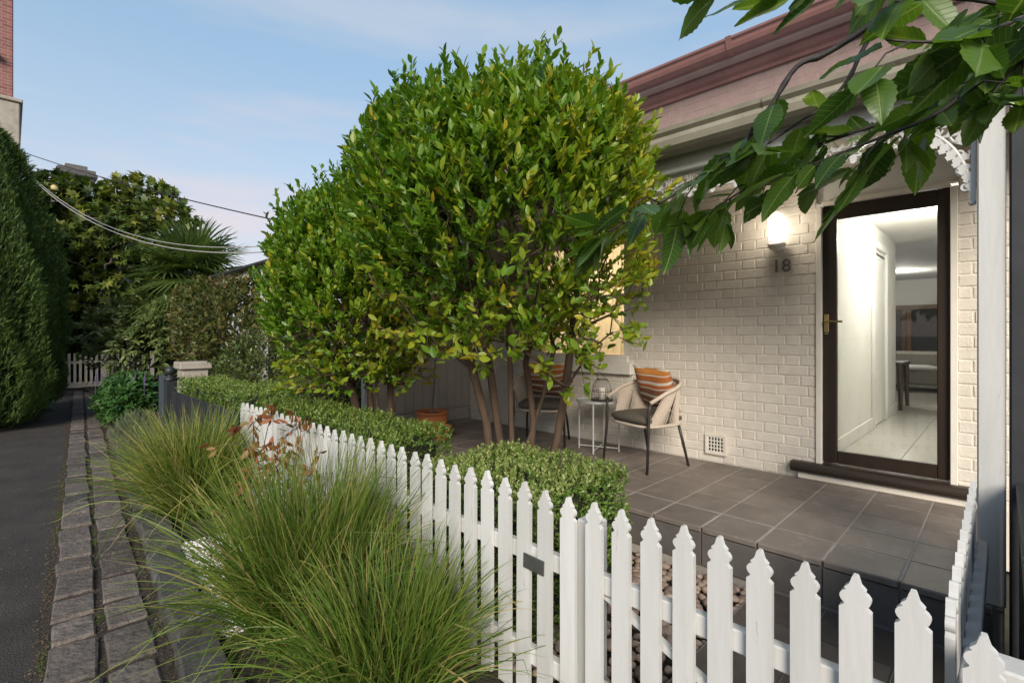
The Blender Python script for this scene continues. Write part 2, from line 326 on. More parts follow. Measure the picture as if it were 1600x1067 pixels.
class MB:
    def __init__(self):
        self.v, self.f = [], []
    def add(self, vs, fs):
        k = len(self.v)
        self.v.extend([tuple(p) for p in vs])
        self.f.extend([tuple(i + k for i in f) for f in fs])
        return self
    def box(self, c, s, ch=0.0, rz=0.0, jit=0.0, rot=None):
        """chamfered box, centre c, full size s"""
        hx, hy, hz = s[0] / 2, s[1] / 2, s[2] / 2
        vs, idx = [], {}
        if ch <= 0:
            for sx in (-1, 1):
                for sy in (-1, 1):
                    for sz in (-1, 1):
                        vs.append((sx * hx, sy * hy, sz * hz))
            fs = [(0, 1, 3, 2), (4, 6, 7, 5), (0, 4, 5, 1), (2, 3, 7, 6), (0, 2, 6, 4), (1, 5, 7, 3)]
        else:
            ch = min(ch, hx * 0.9, hy * 0.9, hz * 0.9)
            fs = []
            for sx in (-1, 1):
                for sy in (-1, 1):
                    for sz in (-1, 1):
                        for a in range(3):
                            p = [sx * hx, sy * hy, sz * hz]
                            for q in range(3):
                                if q != a:
                                    p[q] -= ch * (sx, sy, sz)[q]
                            idx[(sx, sy, sz, a)] = len(vs); vs.append(tuple(p))
            g = lambda s3, a: idx[(*s3, a)]
            def S(a, va, b, vb, c_, vc):
                t = [0, 0, 0]; t[a] = va; t[b] = vb; t[c_] = vc; return tuple(t)
            for a in range(3):
                b, c_ = (a + 1) % 3, (a + 2) % 3
                for sa in (-1, 1):
                    q = [g(S(a, sa, b, u, c_, w), a) for u, w in ((-1, -1), (1, -1), (1, 1), (-1, 1))]
                    fs.append(tuple(q if sa > 0 else q[::-1]))
                for sb in (-1, 1):
                    for sc in (-1, 1):
                        q = [g(S(a, -1, b, sb, c_, sc), b), g(S(a, 1, b, sb, c_, sc), b), g(S(a, 1, b, sb, c_, sc), c_), g(S(a, -1, b, sb, c_, sc), c_)]
                        fs.append(tuple(q if sb * sc < 0 else q[::-1]))
            for sx in (-1, 1):
                for sy in (-1, 1):
                    for sz in (-1, 1):
                        q = [idx[(sx, sy, sz, a)] for a in range(3)]
                        fs.append(tuple(q if sx * sy * sz > 0 else q[::-1]))
        cz, sz_ = math.cos(rz), math.sin(rz)
        out = []
        for p in vs:
            if jit: p = tuple(t + random.uniform(-jit, jit) for t in p)
            if rot is not None:
                p = rot @ Vector(p)
            out.append((c[0] + p[0] * cz - p[1] * sz_, c[1] + p[0] * sz_ + p[1] * cz, c[2] + p[2]))
        return self.add(out, fs)
    def tube(self, pts, rad, n=8, cap=True, closed=False):
        P = [Vector(p) for p in pts]
        if not hasattr(rad, '__len__'): rad = [rad] * len(P)
        k0 = len(self.v)
        up = None
        for i, p in enumerate(P):
            if closed: t = (P[(i + 1) % len(P)] - P[i - 1]).normalized()
            else: t = (P[min(i + 1, len(P) - 1)] - P[max(i - 1, 0)]).normalized()
            if up is None:
                up = Vector((0, 0, 1)) if abs(t.z) < 0.9 else Vector((1, 0, 0))
            a = t.cross(up)
            a = a.normalized() if a.length > 1e-6 else t.orthogonal().normalized()
            b = a.cross(t).normalized()
            up = b
            for j in range(n):
                q = 2 * math.pi * j / n
                self.v.append(tuple(p + (a * math.cos(q) + b * math.sin(q)) * rad[i]))
        m = len(P)
        for i in range(m if closed else m - 1):
            for j in range(n):
                i2 = (i + 1) % m
                self.f.append((k0 + i * n + j, k0 + i * n + (j + 1) % n, k0 + i2 * n + (j + 1) % n, k0 + i2 * n + j))
        if cap and not closed:
            self.f.append(tuple(k0 + j for j in range(n))[::-1])
            self.f.append(tuple(k0 + (m - 1) * n + j for j in range(n)))
        return self
    def lathe(self, prof, c, n=24):
        k0 = len(self.v)
        for r, z in prof:
            for j in range(n):
                q = 2 * math.pi * j / n
                self.v.append((c[0] + r * math.cos(q), c[1] + r * math.sin(q), c[2] + z))
        for i in range(len(prof) - 1):
            for j in range(n):
                self.f.append((k0 + i * n + j, k0 + i * n + (j + 1) % n, k0 + (i + 1) * n + (j + 1) % n, k0 + (i + 1) * n + j))
        if prof[0][0] > 1e-4: self.f.append(tuple(k0 + j for j in range(n))[::-1])
        if prof[-1][0] > 1e-4: self.f.append(tuple(k0 + (len(prof) - 1) * n + j for j in range(n)))
        return self
    def prism(self, poly, axis, a0, a1):
        """extrude a 2-D outline (u,v) along axis ('x','y' or 'z') from a0 to a1"""
        k = len(poly)
        def P(u, v, a):
            return {'x': (a, u, v), 'y': (u, a, v), 'z': (u, v, a)}[axis]
        vs = [P(u, v, a0) for u, v in poly] + [P(u, v, a1) for u, v in poly]
        fs = [tuple(range(k)), tuple(range(k, 2 * k))[::-1]] + [(i, k + i, k + (i + 1) % k, (i + 1) % k) for i in range(k)]
        area = sum(poly[i][0] * poly[(i + 1) % k][1] - poly[(i + 1) % k][0] * poly[i][1] for i in range(k))
        flip = (area > 0) == (axis != 'y')
        if flip != (a1 > a0): fs = [f[::-1] for f in fs]
        fs = [f[::-1] for f in fs]
        return self.add(vs, fs)
    def mesh(self, name, smooth=False):
        me = bpy.data.meshes.new(name)
        me.from_pydata(self.v, [], self.f)
        if smooth:
            me.polygons.foreach_set('use_smooth', [True] * len(me.polygons))
        me.update()
        return me
    def build(self, name, material, parent=None, smooth=False, local=False):
        me = self.mesh(name, smooth)
        return put(name, me, material, parent, local=local)

def npmesh(name, V, F, tint=None, uv=None, smooth=False):
    """mesh from arrays: V (n,3); F (m,k) faces"""
    me = bpy.data.meshes.new(name)
    V = np.ascontiguousarray(V, dtype=np.float32); F = np.ascontiguousarray(F, dtype=np.int32)
    m, k = F.shape
    me.vertices.add(len(V)); me.vertices.foreach_set('co', V.ravel())
    me.loops.add(m * k); me.loops.foreach_set('vertex_index', F.ravel())
    me.polygons.add(m); me.polygons.foreach_set('loop_start', np.arange(0, m * k, k, dtype=np.int32))
    if smooth: me.polygons.foreach_set('use_smooth', np.ones(m, dtype=bool))
    me.update(calc_edges=True)
    if tint is not None:
        a = me.attributes.new('tint', 'FLOAT', 'POINT')
        a.data.foreach_set('value', np.ascontiguousarray(tint, dtype=np.float32))
    return me

def unit(a):
    return a / np.maximum(np.linalg.norm(a, axis=-1, keepdims=True), 1e-9)

LEAF4 = (np.array([(0, 0, 0), (0.5, .42, .16), (0, 1, -.06), (-0.5, .42, .16)]), np.array([(0, 1, 2), (0, 2, 3)]))
LEAF8 = (np.array([(0, 0, 0), (.36, .22, .10), (.5, .5, .13), (.30, .80, .05), (0, 1, -.10), (-.30, .80, .05), (-.5, .5, .13), (-.36, .22, .10), (0, .5, 0)]),
         np.array([(0, 1, 8), (1, 2, 8), (2, 3, 8), (3, 4, 8), (4, 5, 8), (5, 6, 8), (6, 7, 8), (7, 0, 8)]))
# a five-lobed fig or maple leaf, flat star
def _lobed(n=5, inner=0.42):
    vs = [(0, 0.12, 0)]
    ring = []
    for i in range(n):
        a = R(-110 + 220 * i / (n - 1))
        ln = 0.62 + 0.38 * math.cos(a * 0.75)
        ring.append((math.sin(a) * ln * 0.75, 0.12 + math.cos(a) * ln * 0.88, -0.08))
        if i < n - 1:
            a2 = R(-110 + 220 * (i + 0.5) / (n - 1))
            ring.append((math.sin(a2) * inner * 0.75, 0.12 + math.cos(a2) * inner * 0.88, 0.05))
    vs += ring
    fs = [(0, i + 2, i + 1) for i in range(len(ring) - 1)] + [(0, 1, len(ring))]
    return np.array(vs), np.array(fs)
LOBED = _lobed()

def leaves(P, D, N, L, W, tint, shape=LEAF4):
    """one mesh of many leaves: base points, directions, face normals, lengths, widths, tints"""
    T, Fc = shape
    n, k = len(P), len(T)
    D = unit(D); X = unit(np.cross(D, N)); N = np.cross(X, D)
    L = np.broadcast_to(L, (n,)); W = np.broadcast_to(W, (n,))
    V = P[:, None, :] + (T[None, :, 1, None] * L[:, None, None]) * D[:, None, :] \
        + (T[None, :, 0, None] * W[:, None, None]) * X[:, None, :] + (T[None, :, 2, None] * W[:, None, None]) * N[:, None, :]
    F = (np.arange(n) * k)[:, None, None] + Fc[None]
    return V.reshape(-1, 3), F.reshape(-1, 3), np.repeat(tint, k)

def rdir(n):
    return unit(rng.normal(size=(n, 3)))

def shoots(tips, axes, per, L, wr, spread=0.75, back=0.12, tint=0.4, tvar=0.2, tipup=0.0, droop=0.0):
    """leaves set round many short shoots"""
    n = len(tips)
    A = np.repeat(unit(axes), per, 0); T = np.repeat(tips, per, 0)
    k = np.tile(np.arange(per), n)
    rad = unit(np.cross(A, rdir(n * per)))
    D = unit(A + rad * (spread * rng.uniform(0.6, 1.5, (n * per, 1))) - np.array([0, 0, droop]) * rng.uniform(0.3, 1.4, (n * per, 1)))
    P = T - A * (back * (k / max(per - 1, 1)))[:, None] * rng.uniform(0.8, 1.2, (n * per, 1))
    N = A - rad * 0.7 + rdir(n * per) * 0.45
    ln = L * rng.uniform(0.6, 1.2, n * per)
    base = np.repeat(np.clip(rng.normal(tint, tvar, n), 0, 1), per)
    tt = np.clip(base + rng.normal(0, 0.12, n * per) + tipup * (1 - k / per), 0, 1)
    return P, D, N, ln, ln * wr * rng.uniform(0.85, 1.15, n * per), tt

def grow(ends, trunks, r_tip=0.004, power=0.5, bias=0.35, jit=0.03, n_side=5, seg=0.16, r_max=None):
    """branches: each end joins the nearest wood already grown (nearer the base preferred). trunks: list of polylines
    that share nothing. Returns MB with all wood, thickness from the number of tips carried."""
    pos, par, dist = [], [], []
    for t in trunks:
        for i, p in enumerate(t):
            pos.append(np.array(p, float)); par.append(len(pos) - 2 if i else -1)
            dist.append(0.0 if i == 0 else dist[-1] + np.linalg.norm(pos[-1] - pos[-2]))
    root = np.mean([t[0] for t in trunks], axis=0)
    order = np.argsort(np.linalg.norm(ends - root, axis=1))
    tipn = []
    for e_ in ends[order]:
        A = np.array(pos)
        d = np.linalg.norm(A - e_, axis=1)
        cost = d + bias * np.array(dist)
        low = A[:, 2] < root[2] + 0.35
        cost = cost + np.where(low, 3.0, 0)
        j = int(np.argmin(cost))
        steps = max(1, int(d[j] / seg))
        p0 = A[j]; last = j
        # leave along the parent's direction, then bend to the end
        pd = A[j] - A[par[j]] if par[j] >= 0 else np.array([0, 0, 1.0])
        pd = pd / max(np.linalg.norm(pd), 1e-6) * d[j] * 0.35
        for s in range(1, steps + 1):
            t = s / steps
            q = p0 * (1 - t) + e_ * t + pd * (t * (1 - t)) * 1.6
            if s < steps: q = q + rng.normal(0, jit, 3) * min(1, d[j] / 0.4)
            pos.append(q); par.append(last); dist.append(dist[last] + np.linalg.norm(q - pos[last])); last = len(pos) - 1
        tipn.append(last)
    cnt = np.zeros(len(pos))
    for t in tipn:
        cnt[t] += 1
    for i in range(len(pos) - 1, -1, -1):
        if par[i] >= 0: cnt[par[i]] += cnt[i]
    rad = r_tip * np.maximum(cnt, 1) ** power
    if r_max: rad = np.minimum(rad, r_max)
    kids = {}
    for i, p in enumerate(par):
        if p >= 0: kids.setdefault(p, []).append(i)
    mb = MB()
    starts = [i for i, p in enumerate(par) if p < 0]
    stack = [(i, None) for i in starts]
    while stack:
        i, frm = stack.pop()
        chain = [i] if frm is None else [frm, i]
        cur = i
        while cur in kids:
            ks = sorted(kids[cur], key=lambda q: -cnt[q])
            for q in ks[1:]: stack.append((q, cur))
            cur = ks[0]; chain.append(cur)
        if len(chain) > 1:
            rr = [rad[c] for c in chain]
            if frm is not None: rr[0] = min(rad[frm], rr[1] * 1.15)
            mb.tube([pos[c] for c in chain], rr, n_side if rr[0] < 0.012 else n_side + 3, cap=False)
    return mb, np.array(pos), rad

def card(V):  # keep the shape of merged leaf data
    Vs, Fs, Ts, k = [], [], [], 0
    for v, f, t in V:
        Vs.append(v); Fs.append(f + k); Ts.append(t); k += len(v)
    return np.concatenate(Vs), np.concatenate(Fs), np.concatenate(Ts)
# ------------------------------------------------------------------ the ground (x towards the house, y down the lane)
LU = Vector((0.0750, 0.9972, 0)); LN = Vector((0.9972, -0.0750, 0))      # along and across the lane
def lane(s, t, z=0.0):
    p = LU * s + LN * t
    return (p.x, p.y, z)

def sheet(name, poly, z, material, kind='structure', sub=0):
    mb = MB().add([(x, y, z) for x, y in poly], [tuple(range(len(poly)))])
    return tag(mb.build(name, material), kind=kind)

sheet('ground', [(-900, -900), (900, -900), (900, 900), (-900, 900)], -0.03, M['ground'])
lane_poly = [lane(s, t)[:2] for s, t in ((-6, -2.6), (-6, -0.13), (19.2, -0.13), (19.2, 1.2), (24, 1.2), (24, -1.6), (9, -1.5), (4, -1.9))]
sheet('lane', lane_poly, 0.0, M['asphalt'])
sheet('gutter_bed', [lane(s, t)[:2] for s, t in ((-6, -0.16), (-6, 0.62), (19, 0.62), (19, -0.16))], 0.007, M['soil'])
sheet('lane_verge', [lane(s, t)[:2] for s, t in ((-6, -6), (-6, -2.6), (4, -1.9), (9, -1.5), (24, -1.6), (24, -6))], 0.012, M['soil'])

# bluestone pitchers of the gutter: each its own stone
gutter = bpy.data.objects.new('pitcher_gutter', None); COL.objects.link(gutter); tag(gutter, kind='structure'); TRUE[gutter.name] = Vector((0, 0, 0))
def rough_block(sx, sy, sz, ch, jit, sub=2):
    """a worn stone block with uneven top, origin at the centre of its top face; x across, y along"""
    n = 5
    vs, fs = [], []
    for i in range(n):
        for j in range(n):
            u, v = -0.5 + i / (n - 1), -0.5 + j / (n - 1)
            ed = max(abs(u), abs(v)) * 2
            z = random.uniform(-jit, jit) * 0.28 - (ch if ed > 0.99 else 0) - (ch * 0.8 if abs(u) > .49 and abs(v) > .49 else 0)
            k = 1 - 0.0 * ed
            k_ = 0.92 if 0.2 < abs(u) < 0.45 else 1.0
            u2, v2 = (math.copysign(0.455, u) if 0.2 < abs(u) < 0.45 else u), (math.copysign(0.465, v) if 0.2 < abs(v) < 0.45 else v)
            vs.append((u2 * sx + random.uniform(-jit, jit) * 1.2, v2 * sy + random.uniform(-jit, jit) * 1.2, z))
    for i in range(n - 1):
        for j in range(n - 1):
            a = i * n + j
            fs.append((a, a + n, a + n + 1, a + 1))
    ring = [i * n for i in range(n)] + [(n - 1) * n + j for j in range(1, n)] + [i * n + n - 1 for i in range(n - 2, -1, -1)] + [j for j in range(n - 2, 0, -1)]
    k0 = len(vs)
    for r_ in ring:
        x, y, z = vs[r_]
        vs.append((x * 0.98, y * 0.98, -sz))
    m = len(ring)
    for q in range(m):
        fs.append((ring[q], k0 + q, k0 + (q + 1) % m, ring[(q + 1) % m]))
    mb = MB().add(vs, fs)
    return mb
pit_mesh = []
for k in range(9):
    me = rough_block(1.0, 1.0, 0.12, 0.011, 0.014).mesh('pitcher', False)
    me.materials.append(M['cobble']); pit_mesh.append(me)
lane_ang = -math.atan2(LU.x, LU.y)
for row, (t0, t1) in enumerate(((-0.125, 0.083), (0.097, 0.305))):
    s = 0.2 + 0.07 * row
    while s < 18.5:
        ln = random.uniform(0.27, 0.42)
        w = (t1 - t0) + random.uniform(-0.010, 0.008)
        x, y, _ = lane(s + ln / 2, (t0 + t1) / 2 + random.uniform(-0.006, 0.006))
        o = put('stone', random.choice(pit_mesh), None, gutter, (x, y, 0.025 + random.uniform(-0.005, 0.005)),
                (random.uniform(-.012, .012), random.uniform(-.02, .02), lane_ang + random.uniform(-.035, .035)))
        o.scale = (w - 0.022, ln - 0.044, 1)
        s += ln + 0.004
# raised bluestone edging
kerb = bpy.data.objects.new('kerb', None); COL.objects.link(kerb); tag(kerb, kind='structure'); TRUE[kerb.name] = Vector((0, 0, 0))
ker_mesh = []
for k in range(7):
    me = rough_block(1.0, 1.0, 0.22, 0.026, 0.024).mesh('kerb_stone', False)
    me.materials.append(M['kerb']); ker_mesh.append(me)
s = 0.3
while s < 15:
    ln = random.uniform(0.26, 0.50)
    w = random.uniform(0.17, 0.215)
    x, y, _ = lane(s + ln / 2, 0.345 + w / 2 + random.uniform(-0.008, 0.02))
    o = put('kerb_stone', random.choice(ker_mesh), None, kerb, (x, y, 0.118 + random.uniform(-0.03, 0.02)),
            (random.uniform(-.05, .05), random.uniform(-.06, .03), lane_ang + random.uniform(-.06, .06)))
    o.scale = (w, ln - 0.045, 1)
    s += ln + 0.004

FX = 1.54       # front fence line
VX = 3.09       # verandah edge
WX = 4.76       # house wall
bed = [lane(-2, 0.50)[:2], (FX + 0.08, -2.2), (FX + 0.08, 12.5), lane(12.3, 0.5)[:2]]
sheet('garden_bed', bed, 0.065, M['soil'])
sheet('front_garden', [(FX + 0.0, 1.0), (VX + 0.02, 1.0), (VX + 0.02, 22), (FX + 0.0, 22)], 0.072, M['soil'])
# tiled path from gate to step: tiles on a grout bed
tag(MB().box(((FX + VX) / 2 + 0.02, 0.46, 0.07), (VX - FX + 0.02, 1.10, 0.144)).build('path', M['grout']), kind='structure')
path = bpy.data.objects['path']
pt = MB().box((0, 0, -0.006), (0.325, 0.325, 0.012), 0.003).mesh('path_tile'); pt.materials.append(M['path_tile'])
for i in range(5):
    for j in range(4):
        if i == 4: continue
        put('path_tile', pt, None, path, (VX - 0.20 - i * 0.331, 0.84 - j * 0.331, 0.149))

# river pebbles beside the path, white gravel by the kerb
def pebble_mesh(seed):
    r_ = random.Random(seed)
    import bmesh
    bm = bmesh.new(); bmesh.ops.create_icosphere(bm, subdivisions=2, radius=1)
    ax = [r_.uniform(0.7, 1.2), r_.uniform(0.7, 1.2), r_.uniform(0.45, 0.75)]
    for v in bm.verts:
        f = 1 + 0.16 * math.sin(v.co.x * 2.3 + seed) * math.cos(v.co.y * 1.9 + seed * 2)
        v.co = Vector((v.co.x * ax[0] * f, v.co.y * ax[1] * f, v.co.z * ax[2] * f))
    me = bpy.data.meshes.new('pebble'); bm.to_mesh(me); bm.free()
    me.polygons.foreach_set('use_smooth', [True] * len(me.polygons))
    return me
pbed = bpy.data.objects.new('pebble_bed', None); COL.objects.link(pbed); tag(pbed, kind='structure'); TRUE[pbed.name] = Vector((0, 0, 0))
pms = [pebble_mesh(k) for k in range(8)]
for me in pms: me.materials.append(M['pebble'])
spots_p = []
for _ in range(6000):
    p = (random.uniform(FX + 0.06, VX - 0.03), random.uniform(1.03, 2.05))
    r_ = random.uniform(0.020, 0.036)
    if all((p[0] - q[0]) ** 2 + (p[1] - q[1]) ** 2 > (0.74 * (r_ + q[2])) ** 2 for q in spots_p):
        spots_p.append((*p, r_))
spots_p.sort(key=lambda q: q[1] + 0.3 * q[0])
for x, y, r_ in spots_p[:298]:
    o = put('pebble', random.choice(pms), None, pbed, (x, y, 0.085 + r_ * 0.35 + random.uniform(0, 0.02)), (random.uniform(-.4, .4), random.uniform(-.4, .4), random.uniform(0, 6.3)))
    o.scale = (r_, r_, r_)
def scatter_stones(name, spots, material, meshes, parent=None):
    Vs, Fs, k = [], [], 0
    for x, y, z, r_ in spots:
        me = random.choice(meshes)
        co = np.empty(len(me.vertices) * 3, dtype=np.float32); me.vertices.foreach_get('co', co); co = co.reshape(-1, 3)
        fi = np.empty(len(me.loops), dtype=np.int32); me.loops.foreach_get('vertex_index', fi)
        a = random.uniform(0, 6.28); c, s_ = math.cos(a), math.sin(a)
        rot = np.array([[c, -s_, 0], [s_, c, 0], [0, 0, 1]])
        Vs.append(co @ rot.T * r_ + (x, y, z)); Fs.append(fi.reshape(-1, 3) + k); k += len(co)
    return put(name, npmesh(name, np.concatenate(Vs), np.concatenate(Fs), smooth=True), material, parent)
rest = [(x, y, 0.085 + r_ * 0.4, r_) for x, y, r_ in spots_p[298:]]
o = scatter_stones('more_pebbles', rest, M['pebble'], pms, pbed); tag(o, kind='stuff')
import bmesh
def chip(seed):
    bm = bmesh.new(); bmesh.ops.create_icosphere(bm, subdivisions=1, radius=1)
    r_ = random.Random(seed)
    for v in bm.verts: v.co = Vector((v.co.x * r_.uniform(.7, 1.2), v.co.y * r_.uniform(.7, 1.2), v.co.z * r_.uniform(.5, .9)))
    me = bpy.data.meshes.new('chip'); bm.to_mesh(me); bm.free(); return me
chips = [chip(k) for k in range(6)]
gs = []
for _ in range(3600):
    s_, t_ = random.uniform(2.85, 4.35), random.uniform(0.55, 1.1)
    x, y, _z = lane(s_, t_)
    if x < FX - 0.05: gs.append((x, y, 0.068 + random.uniform(0, 0.014), random.uniform(0.007, 0.013)))
tag(scatter_stones('white_gravel', gs, M['gravel'], chips), 'white gravel chips between the kerb stones and the grass tufts', 'gravel', kind='stuff')
# fallen leaves and moss crumbs in the gutter joints
def litter(name, n, area, L, material, label, cat, z=0.015, tmid=0.5):
    P = np.array([area() for _ in range(n)])
    D = rdir(n); D[:, 2] *= 0.15
    N = rdir(n) * 0.35 + np.array([0, 0, 1.0])
    ln = L * rng.uniform(0.5, 1.3, n)
    v, f, t = leaves(P, D, N, ln, ln * 0.5, rng.uniform(0, 1, n))
    return tag(put(name, npmesh(name, v, f, t), material), label, cat, kind='stuff')
def gutter_area():
    t_ = random.choice([-0.14, -0.13, -0.15, -0.17, 0.09, 0.33, 0.325]) + random.gauss(0, 0.014)
    return lane(random.uniform(1, 16), t_, 0.009 + random.uniform(0, 0.010))
M['lf_litter'] = leafmat('leaf_litter', [(0.055, 0.035, 0.02), (0.11, 0.07, 0.035), (0.16, 0.11, 0.06), (0.07, 0.09, 0.03)], 0.8, 0.1)
litter('leaf_litter', 5200, gutter_area, 0.016, M['lf_litter'], 'brown leaf crumbs caught along the joints of the stone gutter', 'leaf litter')
def lane_area():
    return lane(random.uniform(2, 17), -0.2 - abs(random.gauss(0, 0.45)), 0.004 + random.uniform(0, 0.008))
litter('lane_litter', 900, lane_area, 0.018, M['lf_litter'], 'small dry leaves scattered over the asphalt lane', 'leaf litter')
M['lf_moss'] = leafmat('moss', [(0.05, 0.075, 0.015), (0.085, 0.12, 0.02), (0.13, 0.15, 0.035)], 0.8, 0.2)
def moss_area():
    c = random.choice(moss_c)
    return lane(c[0] + random.gauss(0, .05), c[1] + random.gauss(0, .010), 0.009 + random.uniform(0, 0.012))
moss_c = [(random.uniform(1.5, 9), random.choice([0.09, 0.09, -0.135])) for _ in range(26)]
litter('moss', 2600, moss_area, 0.010, M['lf_moss'], 'small green moss patches in the gutter joints', 'moss')

# ------------------------------------------------------------------ the house
house = thing('brick_house', (WX, 2.6, 0.3), 'cream painted brick house with glazed front door and pink upper wall', 'house')
DZ0, DZ1, DY0, DY1 = 0.55, 2.67, 0.28, 1.08           # door leaf
OY0, OY1, OZ1 = 0.235, 1.125, 2.97                    # opening in the wall
WY0, WY1, WZ0, WZ1 = 2.92, 4.25, 1.32, 2.72           # window opening
WT = 5.57                                             # far end of the wall
Z0 = 0.385
mb = MB()
def slab(y0, y1, z0, z1): mb.box((WX + 0.135, (y0 + y1) / 2, (z0 + z1) / 2), (0.25, y1 - y0, z1 - z0))
slab(-0.6, OY0, 0, 4.0); slab(OY1, WY0, 0, 4.0); slab(WY1, WT + 0.3, 0, 4.0)
slab(OY0, OY1, OZ1, 4.0); slab(OY0, OY1, 0, 0.50); slab(WY0, WY1, WZ1, 4.0); slab(WY0, WY1, 0, WZ0)
wall = mb.build('wall', M['brick'], house)
# bricks, in two lengths, a little uneven under thick paint
def brick_mesh(ln, k):
    m_ = MB().box((0, 0, 0), (0.030, ln, 0.0790), 0.005, jit=0.0018)
    me = m_.mesh('brick'); me.materials.append(M['brick']); return me
str_m = [brick_mesh(0.230, k) for k in range(7)]; hdr_m = [brick_mesh(0.110, k) for k in range(5)]
pos_b = []
CH = 0.0865
def in_open(y0, y1, z):
    a = z + 0.04
    if z - 0.04 < OZ1 and y1 > OY0 and y0 < OY1 and z > 0.45: return True
    if WZ0 - 0.02 < a and z - 0.04 < WZ1 + 0.02 and y1 > WY0 and y0 < WY1: return True
    return False
row, z = 0, Z0 + 0.046
while z < 2.98:
    y = -0.62 + (0.06 if row % 2 else 0.0) + random.uniform(-.006, .006)
    k = row % 2
    while y < WT - 0.03:
        ln = 0.230 if k % 2 == 0 else 0.110
        segs = [(max(y, -0.6), min(y + ln, WT - 0.005))]
        for a, b, za, zb in ((OY0, OY1, 0.45, OZ1), (WY0, WY1, WZ0, WZ1)):
            if z + 0.03 > za and z - 0.03 < zb:
                segs = [q for s0, s1 in segs for q in ((s0, min(s1, a - 0.001)), (max(s0, b + 0.001), s1))]
        pos_b += [(s0, s1, z) for s0, s1 in segs if s1 - s0 > 0.018]
        y += ln + 0.0105; k += 1
    row += 1; z += CH
def showing(b):
    yc = (b[0] + b[1]) / 2
    if yc < 0.08 or b[2] > 2.62: return 99
    if yc > 2.95 and b[2] > 0.9: return 50 + yc
    return yc + (0.6 if b[2] > 2.3 and yc > 1.1 else 0)
pos_b.sort(key=showing)
for y, y1, z in pos_b[:296]:
    ln = y1 - y
    src = random.choice(str_m if ln > 0.16 else hdr_m)
    o = put('brick', src, None, wall, (WX + 0.0195 + random.uniform(-0.0015, 0.0015), (y + y1) / 2, z), (0, 0, random.uniform(-.006, .006)))
    o.scale = (1, ln / (0.230 if ln > 0.16 else 0.110), 1)
mb = MB()
for y, y1, z in pos_b[296:]:
    mb.box((WX + 0.0195 + random.uniform(-0.0015, 0.0015), (y + y1) / 2, z), (0.030, y1 - y, 0.079), 0.005, jit=0.0015)
tag(mb.build('brickwork', M['brick'], wall), kind='stuff')
# upper wall, painted pink, above the verandah roof
mb = MB(); z = 3.06; row = 0
while z < 3.95:
    y = -0.58 + (0.12 if row % 2 else 0)
    while y < WT + 0.2:
        mb.box((WX + 0.0015, y + 0.115, z), (0.022, 0.230, 0.079), 0.005, jit=0.0015); y += 0.2405
    z += CH; row += 1
tag(mb.build('upper_brickwork', M['pink_brick'], wall), kind='stuff')
MB().box((WX - 0.002, 2.5, 3.50), (0.012, 6.25, 0.95)).build('pink_render', M['pink_brick'], house)
# eaves: moulded cornice, fascia, gutter in dusky pink
prof = [(WX, 3.965), (WX - 0.04, 3.965), (WX - 0.04, 4.0), (WX - 0.075, 4.015), (WX - 0.10, 4.05), (WX - 0.10, 4.075), (WX, 4.075)]
MB().prism(prof, 'y', -0.6, WT + 0.3).build('cornice', M['pink'], house)
prof = [(WX + 0.1, 4.077), (WX - 0.20, 4.077), (WX - 0.20, 4.15), (WX - 0.185, 4.15), (WX - 0.18, 4.20), (WX + 0.1, 4.20)]
MB().prism(prof, 'y', -0.6, WT + 0.32).build('fascia', M['pink_light'], house)
gp_ = [(-0.202, 4.10), (-0.24, 4.103), (-0.285, 4.125), (-0.30, 4.155), (-0.305, 4.185), (-0.325, 4.195), (-0.325, 4.215), (-0.31, 4.215), (-0.29, 4.17), (-0.21, 4.115), (-0.202, 4.19)]
MB().prism([(WX + u, v) for u, v in gp_], 'y', -0.6, WT + 0.34).build('gutter', M['pink'], house)
for yy in (3.6, 1.7):
    MB().prism([(WX - 0.203, 4.094), (WX - 0.245, 4.097), (WX - 0.292, 4.12), (WX - 0.308, 4.155), (WX - 0.332, 4.22), (WX - 0.206, 4.13)], 'y', yy, yy + 0.05).build('gutter_joint', M['pink'], house)
mb = MB()
for k in range(90):
    y0 = -0.6 + k * 0.072
    mb.add([(WX - 0.22, y0, 4.205), (WX - 0.22, y0 + 0.036, 4.22), (WX + 3.2, y0 + 0.036, 5.66), (WX + 3.2, y0, 5.645)], [(0, 1, 2, 3)])
    mb.add([(WX - 0.22, y0 + 0.036, 4.22), (WX - 0.22, y0 + 0.072, 4.205), (WX + 3.2, y0 + 0.072, 5.645), (WX + 3.2, y0 + 0.036, 5.66)], [(0, 1, 2, 3)])
mb.add([(WX + 3.2, -0.6, 5.65), (WX + 3.2, WT + 0.3, 5.65), (WX + 10.4, WT + 0.3, 3.6), (WX + 10.4, -0.6, 3.6)], [(0, 1, 2, 3)])
mb.build('roof', M['iron_roof'], house)
# door opening: cream jambs, panel over the door
jx = WX + 0.06
mb = MB().box((jx, OY0 + 0.0215, 1.585), (0.14, 0.043, 2.17), 0.004).box((jx, OY1 - 0.0215, 1.585), (0.14, 0.043, 2.17), 0.004)
mb.box((jx, (OY0 + OY1) / 2, 2.69), (0.138, OY1 - OY0 - 0.088, 0.036), 0.004)
mb.build('door_jamb', M['trim'], house)
MB().box((jx + 0.015, (OY0 + OY1) / 2, 2.84), (0.06, OY1 - OY0 - 0.002, 0.258), 0.004).build('door_head_panel', M['plaster'], house)
